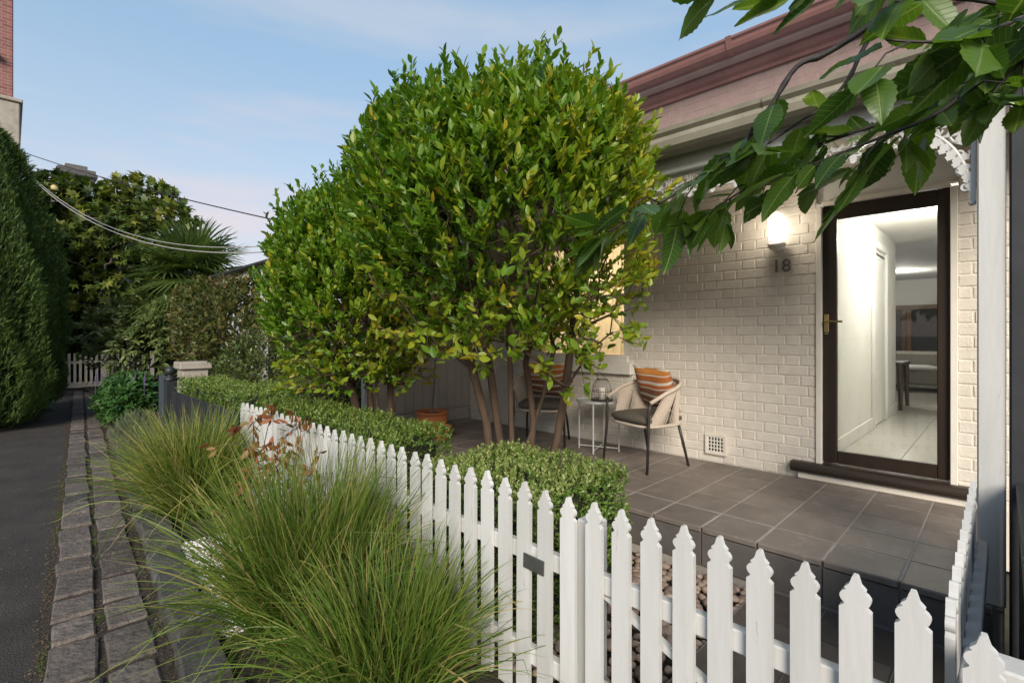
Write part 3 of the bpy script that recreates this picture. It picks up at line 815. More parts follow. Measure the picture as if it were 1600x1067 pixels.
# dark stained door with one pane
dx = WX + 0.045
door = MB().box((dx, DY1 - 0.05, (DZ0 + DZ1) / 2), (0.045, 0.10, DZ1 - DZ0), 0.006).build('door', M['dark_door'], house)
MB().box((dx + 0.001, DY0 + 0.036, (DZ0 + DZ1) / 2), (0.045, 0.072, DZ1 - DZ0), 0.006).build('stile', M['dark_door'], door)
MB().box((dx, 0.666, DZ1 - 0.058), (0.040, 0.626, 0.116), 0.005).build('top_rail', M['dark_door'], door)
MB().box((dx, 0.666, DZ0 + 0.05), (0.040, 0.626, 0.10), 0.005).build('bottom_rail', M['dark_door'], door)
MB().box((dx, 0.666, 1.60), (0.006, 0.632, 1.93)).build('pane', M['glass'], door)
mb = MB().box((dx - 0.027, 1.052, 1.70), (0.008, 0.034, 0.15), 0.003)
mb.tube([(dx - 0.03, 1.052, 1.715), (dx - 0.075, 1.052, 1.715), (dx - 0.08, 1.03, 1.715), (dx - 0.08, 0.93, 1.712)], 0.0085, 10)
mb.build('handle', M['brass'], door)
MB().lathe([(0.0, 0), (0.012, 0.0), (0.012, 0.006), (0, 0.008)], (dx - 0.027, 1.052, 1.61)).build('lock', M['steel'], door)
MB().box((dx - 0.005, 0.40, 2.575), (0.03, 0.05, 0.018), 0.006).build('door_closer', M['charcoal'], door)
for hz in (0.85, 2.35):
    MB().tube([(dx - 0.026, DY0 + 0.004, hz - 0.045), (dx - 0.026, DY0 + 0.004, hz + 0.045)], 0.007, 8).build('hinge', M['dark_door'], door)
# worn timber threshold with rounded nose
prof = [(WX + 0.15, 0.452), (WX + 0.15, 0.535)] + [(WX - 0.045 - 0.042 * math.sin(a), 0.492 + 0.043 * math.cos(a)) for a in [R(10 + 20 * k) for k in range(9)]]
MB().prism(prof, 'y', 0.03, 1.30).build('threshold', M['sill'], house, smooth=False)
MB().box((WX - 0.012, 0.66, 0.418), (0.05, 1.20, 0.062), 0.012).build('step_plinth', M['brick'], house)
# window behind the tree: sill, frame, panes, pulled blind lit from the room
win = MB().box((WX + 0.02, (WY0 + WY1) / 2, WZ0 - 0.085), (0.16, WY1 - WY0 + 0.12, 0.125), 0.008).build('window', M['trim'], house)
MB().box((WX + 0.03, (WY0 + WY1) / 2, WZ0 + 0.02), (0.10, WY1 - WY0 - 0.002, 0.083), 0.006).build('sill', M['trim'], win)
mb = MB()
for yy in (WY0 + 0.035, WY1 - 0.035): mb.box((WX + 0.05, yy, (WZ0 + WZ1) / 2 + 0.03), (0.07, 0.069, WZ1 - WZ0 - 0.066), 0.005)
mb.box((WX + 0.05, (WY0 + WY1) / 2, WZ1 - 0.036), (0.068, WY1 - WY0 - 0.14, 0.07), 0.005).box((WX + 0.06, (WY0 + WY1) / 2, 2.04), (0.05, WY1 - WY0 - 0.14, 0.05), 0.005)
mb.build('frame', M['trim'], win)
MB().box((WX + 0.06, (WY0 + WY1) / 2, 2.05), (0.005, WY1 - WY0 - 0.136, 1.30)).build('pane', M['glass'], win)
vs_, fs_ = [], []
for k in range(97):
    yy = WY0 - 0.02 + (WY1 - WY0 + 0.04) * k / 96
    xx = WX + 0.17 + 0.022 * math.sin(k * 0.83 + 0.6 * math.sin(k * 0.21))
    vs_ += [(xx, yy, WZ0 - 0.02), (xx, yy, WZ1 + 0.02)]
    if k: fs_.append((2 * k - 2, 2 * k, 2 * k + 1, 2 * k - 1))
mcur, ncur, lcur, bcur = nodes_of('sheer_curtain')
tcur = ncur.new('ShaderNodeBsdfTranslucent'); tcur.inputs[0].default_value = (0.85, 0.76, 0.60, 1)
bcur.inputs['Base Color'].default_value = (0.75, 0.68, 0.56, 1); bcur.inputs['Roughness'].default_value = 0.9
scur = ncur.new('ShaderNodeMixShader'); scur.inputs[0].default_value = 0.6
lcur.new(bcur.outputs[0], scur.inputs[1]); lcur.new(tcur.outputs[0], scur.inputs[2]); lcur.new(scur.outputs[0], ncur['Material Output'].inputs['Surface'])
MB().add(vs_, fs_).build('curtain', mcur, win, True)
MB().box((6.6, 2.62, 1.7), (3.1, 0.08, 2.5)).box((6.6, 4.75, 1.7), (3.1, 0.08, 2.5)).box((8.1, 3.68, 1.7), (0.08, 2.0, 2.5)).box((6.6, 3.68, 0.5), (3.1, 2.05, 0.06)).box((6.6, 3.68, 2.92), (3.1, 2.05, 0.05)).build('front_room', M['plaster'], house)
# the lit hallway and room behind the door
HF = 0.53
mb = MB().box((WX + 0.26, 0.68, HF - 0.06), (0.001, 0.9, 0.01))
MB().box((6.80, 0.50, HF - 0.03), (3.59, 1.25, 0.05)).build('hall_floor', M['hall_tile'], house)
hf = bpy.data.objects['hall_floor']
ht = MB().box((0, 0, 0), (0.445, 0.445, 0.008), 0.002).mesh('floor_tile'); ht.materials.append(M['hall_tile'])
for i in range(8):
    for j in range(3):
        put('floor_tile', ht, None, hf, (5.24 + i * 0.449, 0.86 - j * 0.449, HF + 0.0))
MB().box((11.75, 2.0, HF - 0.03), (6.29, 7.0, 0.052)).build('carpet', M['carpet'], house)
MB().box((6.0, 1.14, 1.69), (2.0, 0.12, 2.40)).box((8.25, 1.14, 1.69), (0.9, 0.12, 2.40)).box((7.40, 1.14, 2.72), (0.798, 0.12, 0.338)).build('hall_wall', M['plaster'], house)
MB().box((6.8, -0.16, 1.69), (3.6, 0.12, 2.40)).build('side_wall', M['plaster'], house)
MB().box((9.85, 0.5, 2.945), (10.0, 4.2, 0.11)).build('ceiling', M['plaster'], house)
mb = MB().box((6.0, 1.071, HF + 0.07), (1.999, 0.018, 0.13), 0.004).box((8.25, 1.071, HF + 0.07), (0.899, 0.018, 0.13), 0.004)
mb.build('skirting', M['plaster'], house)
mb = MB().box((6.955, 1.065, 1.58), (0.09, 0.03, 2.09), 0.006).box((7.845, 1.065, 1.58), (0.09, 0.03, 2.09), 0.006).box((7.40, 1.065, 2.66), (0.98, 0.03, 0.08), 0.006)
mb.build('architrave', M['plaster'], house)
MB().box((7.40, 1.10, 1.56), (0.798, 0.04, 2.04), 0.004).build('inner_door', M['plaster'], house)
MB().box((14.78, 2.0, 1.70), (0.1, 7.0, 2.4)).box((11.75, 5.0, 1.70), (6.2, 0.1, 2.4)).box((11.75, -1.0, 1.70), (6.2, 0.1, 2.4)).box((8.69, 3.2, 1.70), (0.12, 3.75, 2.4)).build('room_wall', M['plaster'], house)
mb = MB()
for yy in (0.30, 1.575, 1.665, 2.75): mb.box((14.69, yy, 1.40), (0.06, 0.085, 1.76), 0.004)
mb.box((14.685, 1.48, 2.25), (0.07, 2.6, 0.10), 0.004).box((14.69, 1.48, 0.58), (0.06, 2.5, 0.12), 0.004)
gd = mb.build('garden_door', M['timber'], house)
MB().box((14.70, 1.48, 1.42), (0.01, 2.4, 1.6)).build('pane', M['dark_glass'], gd)

# downlights, the lit wall lamp, house number, air bricks
def point(name, loc, power, col, size, parent=None, spot=None):
    d = bpy.data.lights.new(name, 'SPOT' if spot else 'POINT'); d.energy = power; d.color = col; d.shadow_soft_size = size
    if spot: d.spot_size = R(spot); d.spot_blend = 0.6
    o = bpy.data.objects.new(name, d); link(o, parent); o.location = loc; return o
for (x, y), lab, pw in (((6.43, 0.557), 'round recessed downlight in the hall ceiling just inside the glazed door', 25), ((12.6, 1.45), 'small recessed downlight at the far end of the room seen through the door', 13)):
    dl = thing('downlight', (x, y, 2.888), lab, 'downlight', 'recessed ceiling lights')
    MB().lathe([(0.035, 0.0), (0.055, -0.004), (0.058, 0.0), (0.05, 0.004)], (x, y, 2.886)).build('rim', M['plaster'], dl)
    MB().lathe([(0.0, 0.0), (0.04, 0.0), (0.04, 0.002), (0, 0.002)], (x, y, 2.8845)).build('bulb', emit('downlight_glow', (1.0, 0.93, 0.80), 30), dl)
    point('downlight_lamp', (x, y, 2.66), pw, (1.0, 0.94, 0.84), 0.05, dl)
rl = thing('room_lamp', (5.7, 3.55, 2.3), 'warm room lamp glowing behind the curtained window', 'lamp')
MB().lathe([(0.0, -0.10), (0.08, -0.08), (0.11, 0.0), (0.08, 0.08), (0, 0.10)], (5.7, 3.55, 2.42), 16).build('globe', emit('room_lamp_glow', (1.0, 0.80, 0.52), 5), rl, True)
MB().tube([(5.7, 3.55, 2.52), (5.7, 3.55, 2.893)], 0.006, 6).build('cord', M['wire'], rl)
point('room_lamp_bulb', (5.7, 3.55, 2.25), 22, (1.0, 0.80, 0.54), 0.1, rl)
lx, ly, lz = WX - 0.088, 1.40, 2.53
wlmp = thing('wall_lamp', (WX, ly, lz), 'lit white bulkhead wall lamp above the house number', 'wall lamp')
MB().lathe([(0.0, -0.125), (0.03, -0.122), (0.056, -0.10), (0.066, -0.06), (0.068, 0.04), (0.060, 0.085), (0.04, 0.112), (0.012, 0.125), (0, 0.127)], (lx, ly, lz), 20).build('lamp_glass', emit('lamp_glow', (1.0, 0.93, 0.82), 2.2), wlmp, True)
mb = MB().lathe([(0.0, -0.20), (0.035, -0.195), (0.062, -0.175), (0.072, -0.15), (0.070, -0.135), (0.045, -0.122), (0, -0.122)], (lx, ly, lz), 20)
mb.tube([(lx, ly, lz - 0.165), (lx + 0.05, ly, lz - 0.155), (WX - 0.005, ly, lz - 0.14)], 0.035, 12)
mb.build('base', M['trim'], wlmp, True)
mb = MB()
for k in range(4):
    a = R(45 + 90 * k)
    mb.tube([(lx + 0.075 * math.cos(a) * q, ly + 0.075 * math.sin(a) * q, lz + h) for q, h in ((0.95, -0.13), (1.0, -0.06), (1.0, 0.05), (0.85, 0.10), (0.3, 0.138), (0, 0.142))], 0.003, 5)
mb.build('guard', M['trim'], wlmp)
point('wall_lamp_bulb', (lx - 0.085, ly + 0.0, lz + 0.01), 3.0, (1.0, 0.88, 0.72), 0.06, wlmp)
num = thing('house_number', (WX - 0.012, 1.38, 2.21), 'dark metal house number 18 on the brick wall under the lamp', 'house number')
def digit(ch, y):
    cu = bpy.data.curves.new('digit', 'FONT'); cu.body = ch; cu.size = 0.155; cu.extrude = 0.006; cu.align_x = 'CENTER'
    t = bpy.data.objects.new('tmp', cu); COL.objects.link(t)
    dg = bpy.context.evaluated_depsgraph_get()
    me = bpy.data.meshes.new_from_object(t.evaluated_get(dg)); bpy.data.objects.remove(t)
    o = put('digit', me, M['steel_dark'], num, (WX - 0.018, y, 2.155), (R(90), 0, R(-90)))
M['steel_dark'] = mat('dull_grey_metal', (0.19, 0.175, 0.155), 0.5, metal=0.3)
digit('1', 1.425); digit('8', 1.345)
for yy, zz, lab in ((1.96, 0.56, 'square cream air vent low in the wall beside the right chair'), (4.55, 0.70, 'cream air vent low in the wall behind the tree trunks')):
    v = thing('air_vent', (WX, yy, zz), lab, 'air vent', 'air bricks in the front wall')
    MB().box((WX - 0.004, yy, zz), (0.016, 0.155, 0.15)).build('recess', M['charcoal'], v)
    mb = MB()
    for k in range(6): mb.box((WX - 0.014, yy - 0.0725 + k * 0.029, zz), (0.014, 0.010, 0.15), 0.002)
    for k in range(5): mb.box((WX - 0.0135, yy, zz - 0.069 + k * 0.0345), (0.014, 0.155, 0.010), 0.002)
    mb.build('grille', M['trim'], v)
    mb = MB().box((WX - 0.012, yy, zz + 0.085), (0.028, 0.205, 0.025), 0.003).box((WX - 0.012, yy, zz - 0.085), (0.028, 0.205, 0.025), 0.003)
    mb.box((WX - 0.012, yy + 0.09, zz), (0.028, 0.025, 0.144), 0.003).box((WX - 0.012, yy - 0.09, zz), (0.028, 0.025, 0.144), 0.003)
    mb.build('frame', M['brick'], v)
# furniture seen through the door
tb = thing('side_table', (9.3, 1.6, HF), 'dark timber table at the end of the hall with tapered legs', 'table')
MB().box((9.3, 1.62, HF + 0.66), (0.75, 1.2, 0.05), 0.008).build('tabletop', M['dark_timber'], tb)
for sx in (-0.32, 0.32):
    for sy in (-0.55, 0.55):
        MB().tube([(9.3 + sx * 1.05, 1.62 + sy * 1.03, HF), (9.3 + sx, 1.62 + sy, HF + 0.64)], [0.022, 0.04], 8).build('leg', M['dark_timber'], tb)
sf = thing('sofa', (12.6, 0.9, HF), 'pale sofa with a white throw in the room behind the hall', 'sofa')
MB().box((12.6, 0.9, HF + 0.27), (0.9, 1.5, 0.30), 0.05).build('seat', M['carpet'], sf)
MB().box((13.0, 0.9, HF + 0.50), (0.2, 1.5, 0.50), 0.06).build('backrest', M['carpet'], sf)
MB().box((12.45, 1.25, HF + 0.45), (0.72, 0.6, 0.07), 0.03, rz=0.3).build('throw', M['plaster'], sf)
for sx in (-0.38, 0.38):
    for sy in (-0.65, 0.65):
        MB().tube([(12.6 + sx, 0.9 + sy, HF), (12.6 + sx * 0.9, 0.9 + sy * 0.9, HF + 0.14)], [0.016, 0.03], 8).build('leg', M['dark_timber'], sf)

# ------------------------------------------------------------------ verandah
VZ = 0.39
ver = thing('verandah', (VX, 2.8, 0.1), 'tiled front verandah with olive gutter, white post and lace ironwork', 'verandah')
Y0V, Y1V = 0.0, WT
floor = MB().box(((VX + WX) / 2 + 0.006, (Y0V + Y1V) / 2, 0.195), (WX - VX - 0.012, Y1V - Y0V, VZ * 2 * 0.5 - 0.006)).build('floor', M['grout'], ver)
TS = 0.333
ft = MB().box((0, 0, -0.008), (TS - 0.007, TS - 0.007, 0.016), 0.003).mesh('tile'); ft.materials.append(M['tile'])
fe = MB().box((0, 0, -0.019), (TS - 0.007, TS - 0.007, 0.038), 0.007).mesh('edge_tile'); fe.materials.append(M['tile'])
ri = MB().box((0, 0, 0), (0.014, TS - 0.007, 0.20), 0.002).mesh('riser_tile'); ri.materials.append(M['tile_dark'])
for j in range(17):
    yc = 0.20 + j * TS - 0.0
    if yc + TS / 2 > WT: break
    for i in range(5):
        put('tile', fe if i == 0 else ft, None, floor, (VX - 0.012 + TS / 2 + i * TS + (0 if i else -0.004), yc, VZ + random.uniform(-.0007, .0007)))
    put('riser_tile', ri, None, floor, (VX - 0.0005, yc, 0.247))
for i in range(5):
    o = put('tile', ft, None, floor, (VX - 0.012 + TS / 2 + i * TS, 0.016, VZ)); o.scale = (1, 0.08, 1)
# ledge of pale grout at the foot of the riser
MB().box((VX - 0.03, 0.46, 0.150), (0.035, 1.1, 0.012), 0.004).build('skirting_strip', M['tile_dark'], ver)
# post, beam, ceiling, roof, gutter
PX, PY = VX + 0.06, 0.042
MB().box((PX, PY, (VZ + 2.76) / 2 + 0.0), (0.095, 0.095, 2.76 - VZ), 0.006).build('post', M['white_paint'], ver)
MB().box((PX - 0.015, 2.62, 2.752), (0.08, 5.9, 0.15), 0.005).build('beam', M['beam'], ver)
prof = [(2.925, 2.79), (2.915, 2.83), (2.925, 2.86), (2.905, 2.88), (2.90, 2.905), (2.912, 2.905), (2.93, 2.88), (3.03, 2.815), (3.035, 2.90), (3.05, 2.90), (3.05, 2.765), (2.99, 2.76), (2.95, 2.77)]
MB().prism(prof[::-1], 'y', -0.35, WT + 0.1).build('gutter', M['olive'], ver)
MB().box((3.068, 2.6, 2.815), (0.036, 5.9, 0.03), 0.006).build('fascia_mould', M['olive'], ver)
for yy in (0.9, 3.3):
    MB().prism([(a * 1.0 + (-0.006 if a < 2.96 else 0.0), b - 0.004) for a, b in prof[:5]] + [(2.93, 2.87), (3.0, 2.80), (3.0, 2.752)], 'y', yy, yy + 0.045).build('gutter_joint', M['olive'], ver)
MB().add([(3.05, -0.6, 2.89), (3.05, WT + 0.1, 2.89), (WX + 0.01, WT + 0.1, 3.24), (WX + 0.01, -0.6, 3.24),
          (3.05, -0.6, 2.87), (3.05, WT + 0.1, 2.87), (WX + 0.01, WT + 0.1, 3.22), (WX + 0.01, -0.6, 3.22)], [(0, 3, 2, 1), (4, 5, 6, 7), (0, 1, 5, 4), (0, 4, 7, 3), (1, 2, 6, 5)]).build('roof', M['iron_roof'], ver)
cl = MB().box(((3.18 + WX) / 2, 2.5, 2.99), (WX - 3.18, 6.1, 0.02)).build('ceiling', M['trim'], ver)
cb = MB().box((0, 0, 0), (WX - 3.20, 0.088, 0.014), 0.003).mesh('ceiling_board'); cb.materials.append(M['trim'])
for k in range(66):
    put('ceiling_board', cb, None, cl, ((3.18 + WX) / 2, -0.48 + k * 0.0925, 2.975))
MB().tube([(VX + 0.05, 5.46, 0.10), (VX + 0.05, 5.46, 2.66), (3.02, 5.44, 2.78)], 0.035, 12).build('downpipe', M['white_paint'], ver, True)
# cast-iron lace: frieze along the beam and the corner bracket on the post
def curl(mb, c, r0, a0, turns, sgn, r, plane_x, n=16, grow_=0.25):
    pts = []
    for k in range(n):
        t = k / (n - 1)
        a = a0 + sgn * turns * 2 * math.pi * t
        rr = r0 * (1 - (1 - grow_) * t)
        pts.append((plane_x, c[0] + rr * math.cos(a), c[1] + rr * math.sin(a)))
    mb.tube(pts, [r * (1 - 0.35 * k / (n - 1)) for k in range(n)], 6)
    return pts
def leaflet(mb, c, a, ln, w, plane_x, th=0.007):
    ca, sa = math.cos(a), math.sin(a)
    pr = [(0, 0), (0.35, 0.5), (0.62, 0.30), (0.75, 0.42), (1, 0), (0.75, -0.42), (0.62, -0.30), (0.35, -0.5)]
    poly = [(c[0] + ln * u * ca - w * v * sa, c[1] + ln * u * sa + w * v * ca) for u, v in pr]
    mb.prism(poly, 'x', plane_x - th, plane_x + th)
mb = MB()
px = PX
mb.box((px, 2.8, 2.668), (0.016, 5.3, 0.016)).box((px, 2.8, 2.548), (0.012, 5.3, 0.011))
y = 0.12
while y < 5.4:
    for sg in (-1, 1):
        curl(mb, (y + 0.075 + sg * 0.035, 2.622), 0.032, R(90), 0.85, -sg, 0.0055, px)
        curl(mb, (y + 0.075 + sg * 0.038, 2.577), 0.024, R(-90), 0.85, sg, 0.005, px)
        leaflet(mb, (y + 0.075, 2.59), R(90 - sg * 50), 0.04, 0.026, px)
    mb.tube([(px, y, 2.665), (px, y, 2.55)], 0.006, 6)
    leaflet(mb, (y, 2.552), R(-90), 0.045, 0.04, px)
    y += 0.15
mb.build('lace_frieze', M['white_paint'], ver)
mb = MB()
y0 = PY + 0.052
mb.box((px, y0 + 0.008, 2.435), (0.02, 0.016, 0.43)).box((px, y0 + 0.15, 2.655), (0.0195, 0.30, 0.02))
arc = [(px, y0 + 0.30 - 0.285 * math.sin(t), 2.63 - 0.40 * (1 - math.cos(t))) for t in [R(90 * k / 14) for k in range(15)]]
mb.tube(arc, 0.0095, 7)
for k, (cy, cz, r_, a0, sg) in enumerate([(0.055, 2.55, 0.050, 200, 1), (0.13, 2.585, 0.046, 240, -1), (0.055, 2.45, 0.036, 160, 1), (0.045, 2.37, 0.030, 160, -1), (0.205, 2.605, 0.034, 250, 1), (0.036, 2.295, 0.024, 150, 1)]):
    pts = curl(mb, (y0 + cy, cz), r_, R(a0), 1.15, sg, 0.008, px)
    leaflet(mb, (y0 + cy, cz), R(a0 + 60), r_ * 1.2, r_ * 0.9, px)
for k in range(9):
    p = arc[k + 4]
    leaflet(mb, (p[1], p[2]), R(-30 - 9 * k), 0.055, 0.042, px, 0.009)
    leaflet(mb, (p[1], p[2]), R(-75 - 6 * k), 0.038, 0.034, px, 0.006)
mb.lathe([(0, -0.014), (0.014, -0.006), (0.014, 0.006), (0, 0.014)], (px, y0 + 0.012, 2.215), 10)
mb.build('lace_bracket', M['white_paint'], ver)

# vertical board wall closing the far end of the verandah
bw = thing('board_wall', (3.9, WT + 0.02, VZ), 'taupe vertical board wall closing the far end of the verandah', 'wall')
MB().box((3.92, WT + 0.085, 1.6), (1.66, 0.09, 2.7)).build('backing', M['board'], bw)
pb = MB().box((0, 0, 0), (0.134, 0.02, 2.36), 0.004).mesh('plank'); pb.materials.append(M['board'])
for k in range(12):
    put('plank', pb, None, bw, (3.165 + k * 0.1385, WT + 0.028, 1.76))
MB().box((3.92, WT + 0.024, 0.475), (1.655, 0.034, 0.17), 0.008).build('skirting', M['board'], bw)

# ------------------------------------------------------------------ front fence
PH = 0.975
def picket_mesh(w=0.070, th=0.020, h=0.90):
    hw = w / 2; hh = 0.088
    half = [(0.13, 0.0), (0.20, 0.055), (0.26, 0.14), (0.36, 0.27), (0.66, 0.39), (0.66, 0.42), (0.54, 0.45), (0.80, 0.52), (0.95, 0.61), (0.97, 0.69), (0.88, 0.78), (0.68, 0.86), (0.70, 0.90), (1.0, 1.0)]
    right = [(u * hw, -t * hh) for u, t in half] + [(hw, -h)]
    poly = right + [(-x, y) for x, y in reversed(right)]
    m_ = MB().prism(poly, 'x', -th / 2, th / 2)
    me = m_.mesh('picket'); me.materials.append(M['white_paint'])
    return me
pk = picket_mesh()
ff = thing('picket_fence', (FX, 3.2, 0.07), 'white painted picket fence with shaped tops along the front garden', 'fence')
y = 1.215
ys = []
while y < 5.12:
    ys.append(y); y += 0.1165
for y in ys:
    put('picket', pk, None, ff, (FX + random.uniform(-.004, .004), y + random.uniform(-.005, .005), PH + random.uniform(-.008, .008)), (random.uniform(-.012, .012), random.uniform(-.01, .01), random.uniform(-.05, .05)))
MB().box((FX + 0.032, 3.16, 0.675), (0.038, 3.90, 0.07), 0.004).build('rail', M['white_paint'], ff)
MB().box((FX + 0.032, 3.16, 0.245), (0.038, 3.90, 0.07), 0.004).build('rail', M['white_paint'], ff)
for yy in (1.17, 3.1, 5.02):
    MB().box((FX + 0.097, yy, 0.45), (0.088, 0.088, 0.84), 0.006).build('post', M['white_paint'], ff)
MB().box((FX - 0.014, 1.385, 0.655), (0.006, 0.115, 0.062), 0.002, rot=Matrix.Rotation(0.03, 3, 'X')).build('plate', M['plate'], ff)
gt = thing('picket_gate', (FX, 0.6, 0.12), 'white picket gate nearest the viewer, opening onto the tiled path', 'gate')
for k in range(9):
    put('picket', pk, None, gt, (FX + random.uniform(-.002, .002), 1.089 - k * 0.1165, PH + 0.005 + random.uniform(-.004, .004)), (0, 0, random.uniform(-.02, .02)))
MB().box((FX + 0.032, 0.623, 0.672), (0.038, 1.03, 0.07), 0.004).build('rail', M['white_paint'], gt)
MB().box((FX + 0.032, 0.623, 0.262), (0.038, 1.03, 0.07), 0.004).build('rail', M['white_paint'], gt)
mb = MB()
mb.prism([(0.16, 0.30), (0.22, 0.30), (1.08, 0.63), (1.02, 0.63)], 'x', FX + 0.016, FX + 0.048); mb.build('brace', M['white_paint'], gt)
rf = thing('return_fence', (2.3, 0.07, 0.12), 'white picket fence returning from the gate to the verandah post', 'fence')
pk2 = pk.copy()
put('picket', pk, None, rf, (FX, 0.033, PH - 0.045), (0, 0, 0))
for k in range(12):
    x = 1.70 + k * 0.1165
    put('picket', pk, None, rf, (x, 0.098, PH - 0.05 + 0.003 * k), (random.uniform(-.004, .004), 0, R(90) + random.uniform(-.03, .03)))
MB().box((2.32, 0.068, 0.66), (1.42, 0.038, 0.07), 0.004).build('rail', M['white_paint'], rf)
MB().box((2.32, 0.068, 0.26), (1.42, 0.038, 0.07), 0.004).build('rail', M['white_paint'], rf)
MB().box((FX + 0.07, 0.005, 0.45), (0.088, 0.088, 0.80), 0.006).build('post', M['white_paint'], rf)
# the neighbour's charcoal fence and end wall at the right edge
nf = thing('charcoal_fence', (2.3, -0.08, 0.0), 'low charcoal timber fence behind the white return pickets', 'fence')
nb = MB().box((0, 0, 0), (0.145, 0.022, 0.90), 0.004).mesh('plank'); nb.materials.append(M['charcoal'])
for k in range(9):
    put('plank', nb, None, nf, (1.78 + k * 0.15, -0.055, 0.47))
MB().box((2.38, -0.085, 0.945), (1.36, 0.10, 0.045), 0.006).build('capping', M['charcoal'], nf)
nw = thing('charcoal_wall', (3.1, -0.25, 0.0), 'tall charcoal painted wall end at the right edge beside the white post', 'wall')
MB().box((3.16, -0.235, 1.6), (0.12, 0.44, 3.2), 0.006).build('end_post', M['charcoal'], nw)
nb = MB().box((0, 0, 0), (0.02, 0.14, 3.2), 0.003).mesh('plank'); nb.materials.append(M['charcoal'])
for k in range(4): put('plank', nb, None, nw, (3.092, -0.09 - k * 0.144, 1.6))
# ------------------------------------------------------------------ chairs, table, lantern, pots
def rope_chair(loc, ang, label):
    t = thing('rope_chair', loc, label, 'chair', 'rope armchairs on the verandah')
    t.rotation_euler = (0, 0, ang)
    # local: +y is the front
    rail = []
    N = 33
    for k in range(N):
        a = R(-18 + (216) * k / (N - 1))          # from front right round the back to front left
        x, y = math.cos(a), -math.sin(a)
        xx = 0.305 * (abs(x) ** 0.75) * (1 if x > 0 else -1)
        yy = 0.30 * (abs(y) ** 0.85) * (1 if y > 0 else -1)
        f = (0.30 - yy) / 0.60
        rail.append((xx, yy + 0.02, 0.635 + 0.165 * f ** 1.25))
    rail = [(0.285, 0.225, 0.615)] + rail[2:-2] + [(-0.285, 0.225, 0.615)]
    MB().tube(rail, 0.0175, 10).build('arm_rail', M['rope'], t, True, True)
    ring = []
    for k in range(36):
        a = 2 * math.pi * k / 36
        x, y = math.cos(a), math.sin(a)
        ring.append((0.262 * abs(x) ** 0.55 * (1 if x > 0 else -1), 0.245 * abs(y) ** 0.55 * (1 if y > 0 else -1), 0.395))
    MB().tube(ring, 0.012, 8, closed=True).build('seat_frame', M['rope'], t, True, True)
    for sx in (-1, 1):
        MB().tube([(sx * 0.292, 0.27, 0.0), (sx * 0.275, 0.238, 0.38), (sx * 0.278, 0.236, 0.55), (sx * 0.287, 0.222, 0.612)], [0.0115, 0.0135, 0.0135, 0.0125], 9).build('leg', M['bronze'], t, True, True)
        MB().tube([(sx * 0.255, -0.285, 0.0), (sx * 0.238, -0.225, 0.24), (sx * 0.215, -0.195, 0.395)], [0.0115, 0.0135, 0.0135], 9).build('leg', M['bronze'], t, True, True)
    mb = MB()
    for k in range(118):
        u = 0.03 + 0.94 * k / 117
        i = u * (len(rail) - 1); j = int(i); f = i - j
        p = Vector(rail[j]).lerp(Vector(rail[min(j + 1, len(rail) - 1)]), f)
        a = R(50 - 280 * u)
        x, y = math.cos(a), math.sin(a)
        q = Vector((0.262 * abs(x) ** 0.55 * (1 if x > 0 else -1), 0.245 * abs(y) ** 0.55 * (1 if y > 0 else -1), 0.395))
        mid = p.lerp(q, 0.5) + Vector((x, y, 0)) * -0.006
        mb.tube([p, mid, q], 0.0034, 5, cap=False)
    mb.build('rope_weave', M['rope'], t, True, True)
    # seat pad
    n = 14; vs = []; fs = []
    for side in (1, -1):
        for i in range(n + 1):
            for j in range(n + 1):
                u, v = -1 + 2 * i / n, -1 + 2 * j / n
                e_ = (1 - abs(u) ** 6) * (1 - abs(v) ** 6)
                sq = 1 - 0.10 * (u * u * v * v)
                vs.append((u * 0.255 * sq, v * 0.25 * sq, 0.445 + side * (0.014 + 0.034 * max(e_, 0) ** 0.5)))
    m_ = (n + 1) ** 2
    for s_ in range(2):
        for i in range(n):
            for j in range(n):
                a = s_ * m_ + i * (n + 1) + j
                q = (a, a + n + 1, a + n + 2, a + 1)
                fs.append(q if s_ == 0 else q[::-1])
    edge = [i * (n + 1) for i in range(n + 1)] + [n * (n + 1) + j for j in range(1, n + 1)] + [i * (n + 1) + n for i in range(n - 1, -1, -1)] + [j for j in range(n - 1, 0, -1)]
    for k in range(len(edge)):
        a, b = edge[k], edge[(k + 1) % len(edge)]
        fs.append((b, a, a + m_, b + m_))
    MB().add(vs, fs).build('seat_pad', M['pad'], t, True, True)
    return t
CH1 = (4.235, 2.41); A1 = math.atan2(0.52, 0.15)          # facing the garden, turned a little up the lane
CH2 = (4.235, 3.70); A2 = math.atan2(0.87, -0.49)
rope_chair((CH1[0], CH1[1], VZ), A1, 'beige rope armchair with dark legs, nearer the front door')
rope_chair((CH2[0], CH2[1], VZ), A2, 'beige rope armchair half hidden behind the tree trunks')

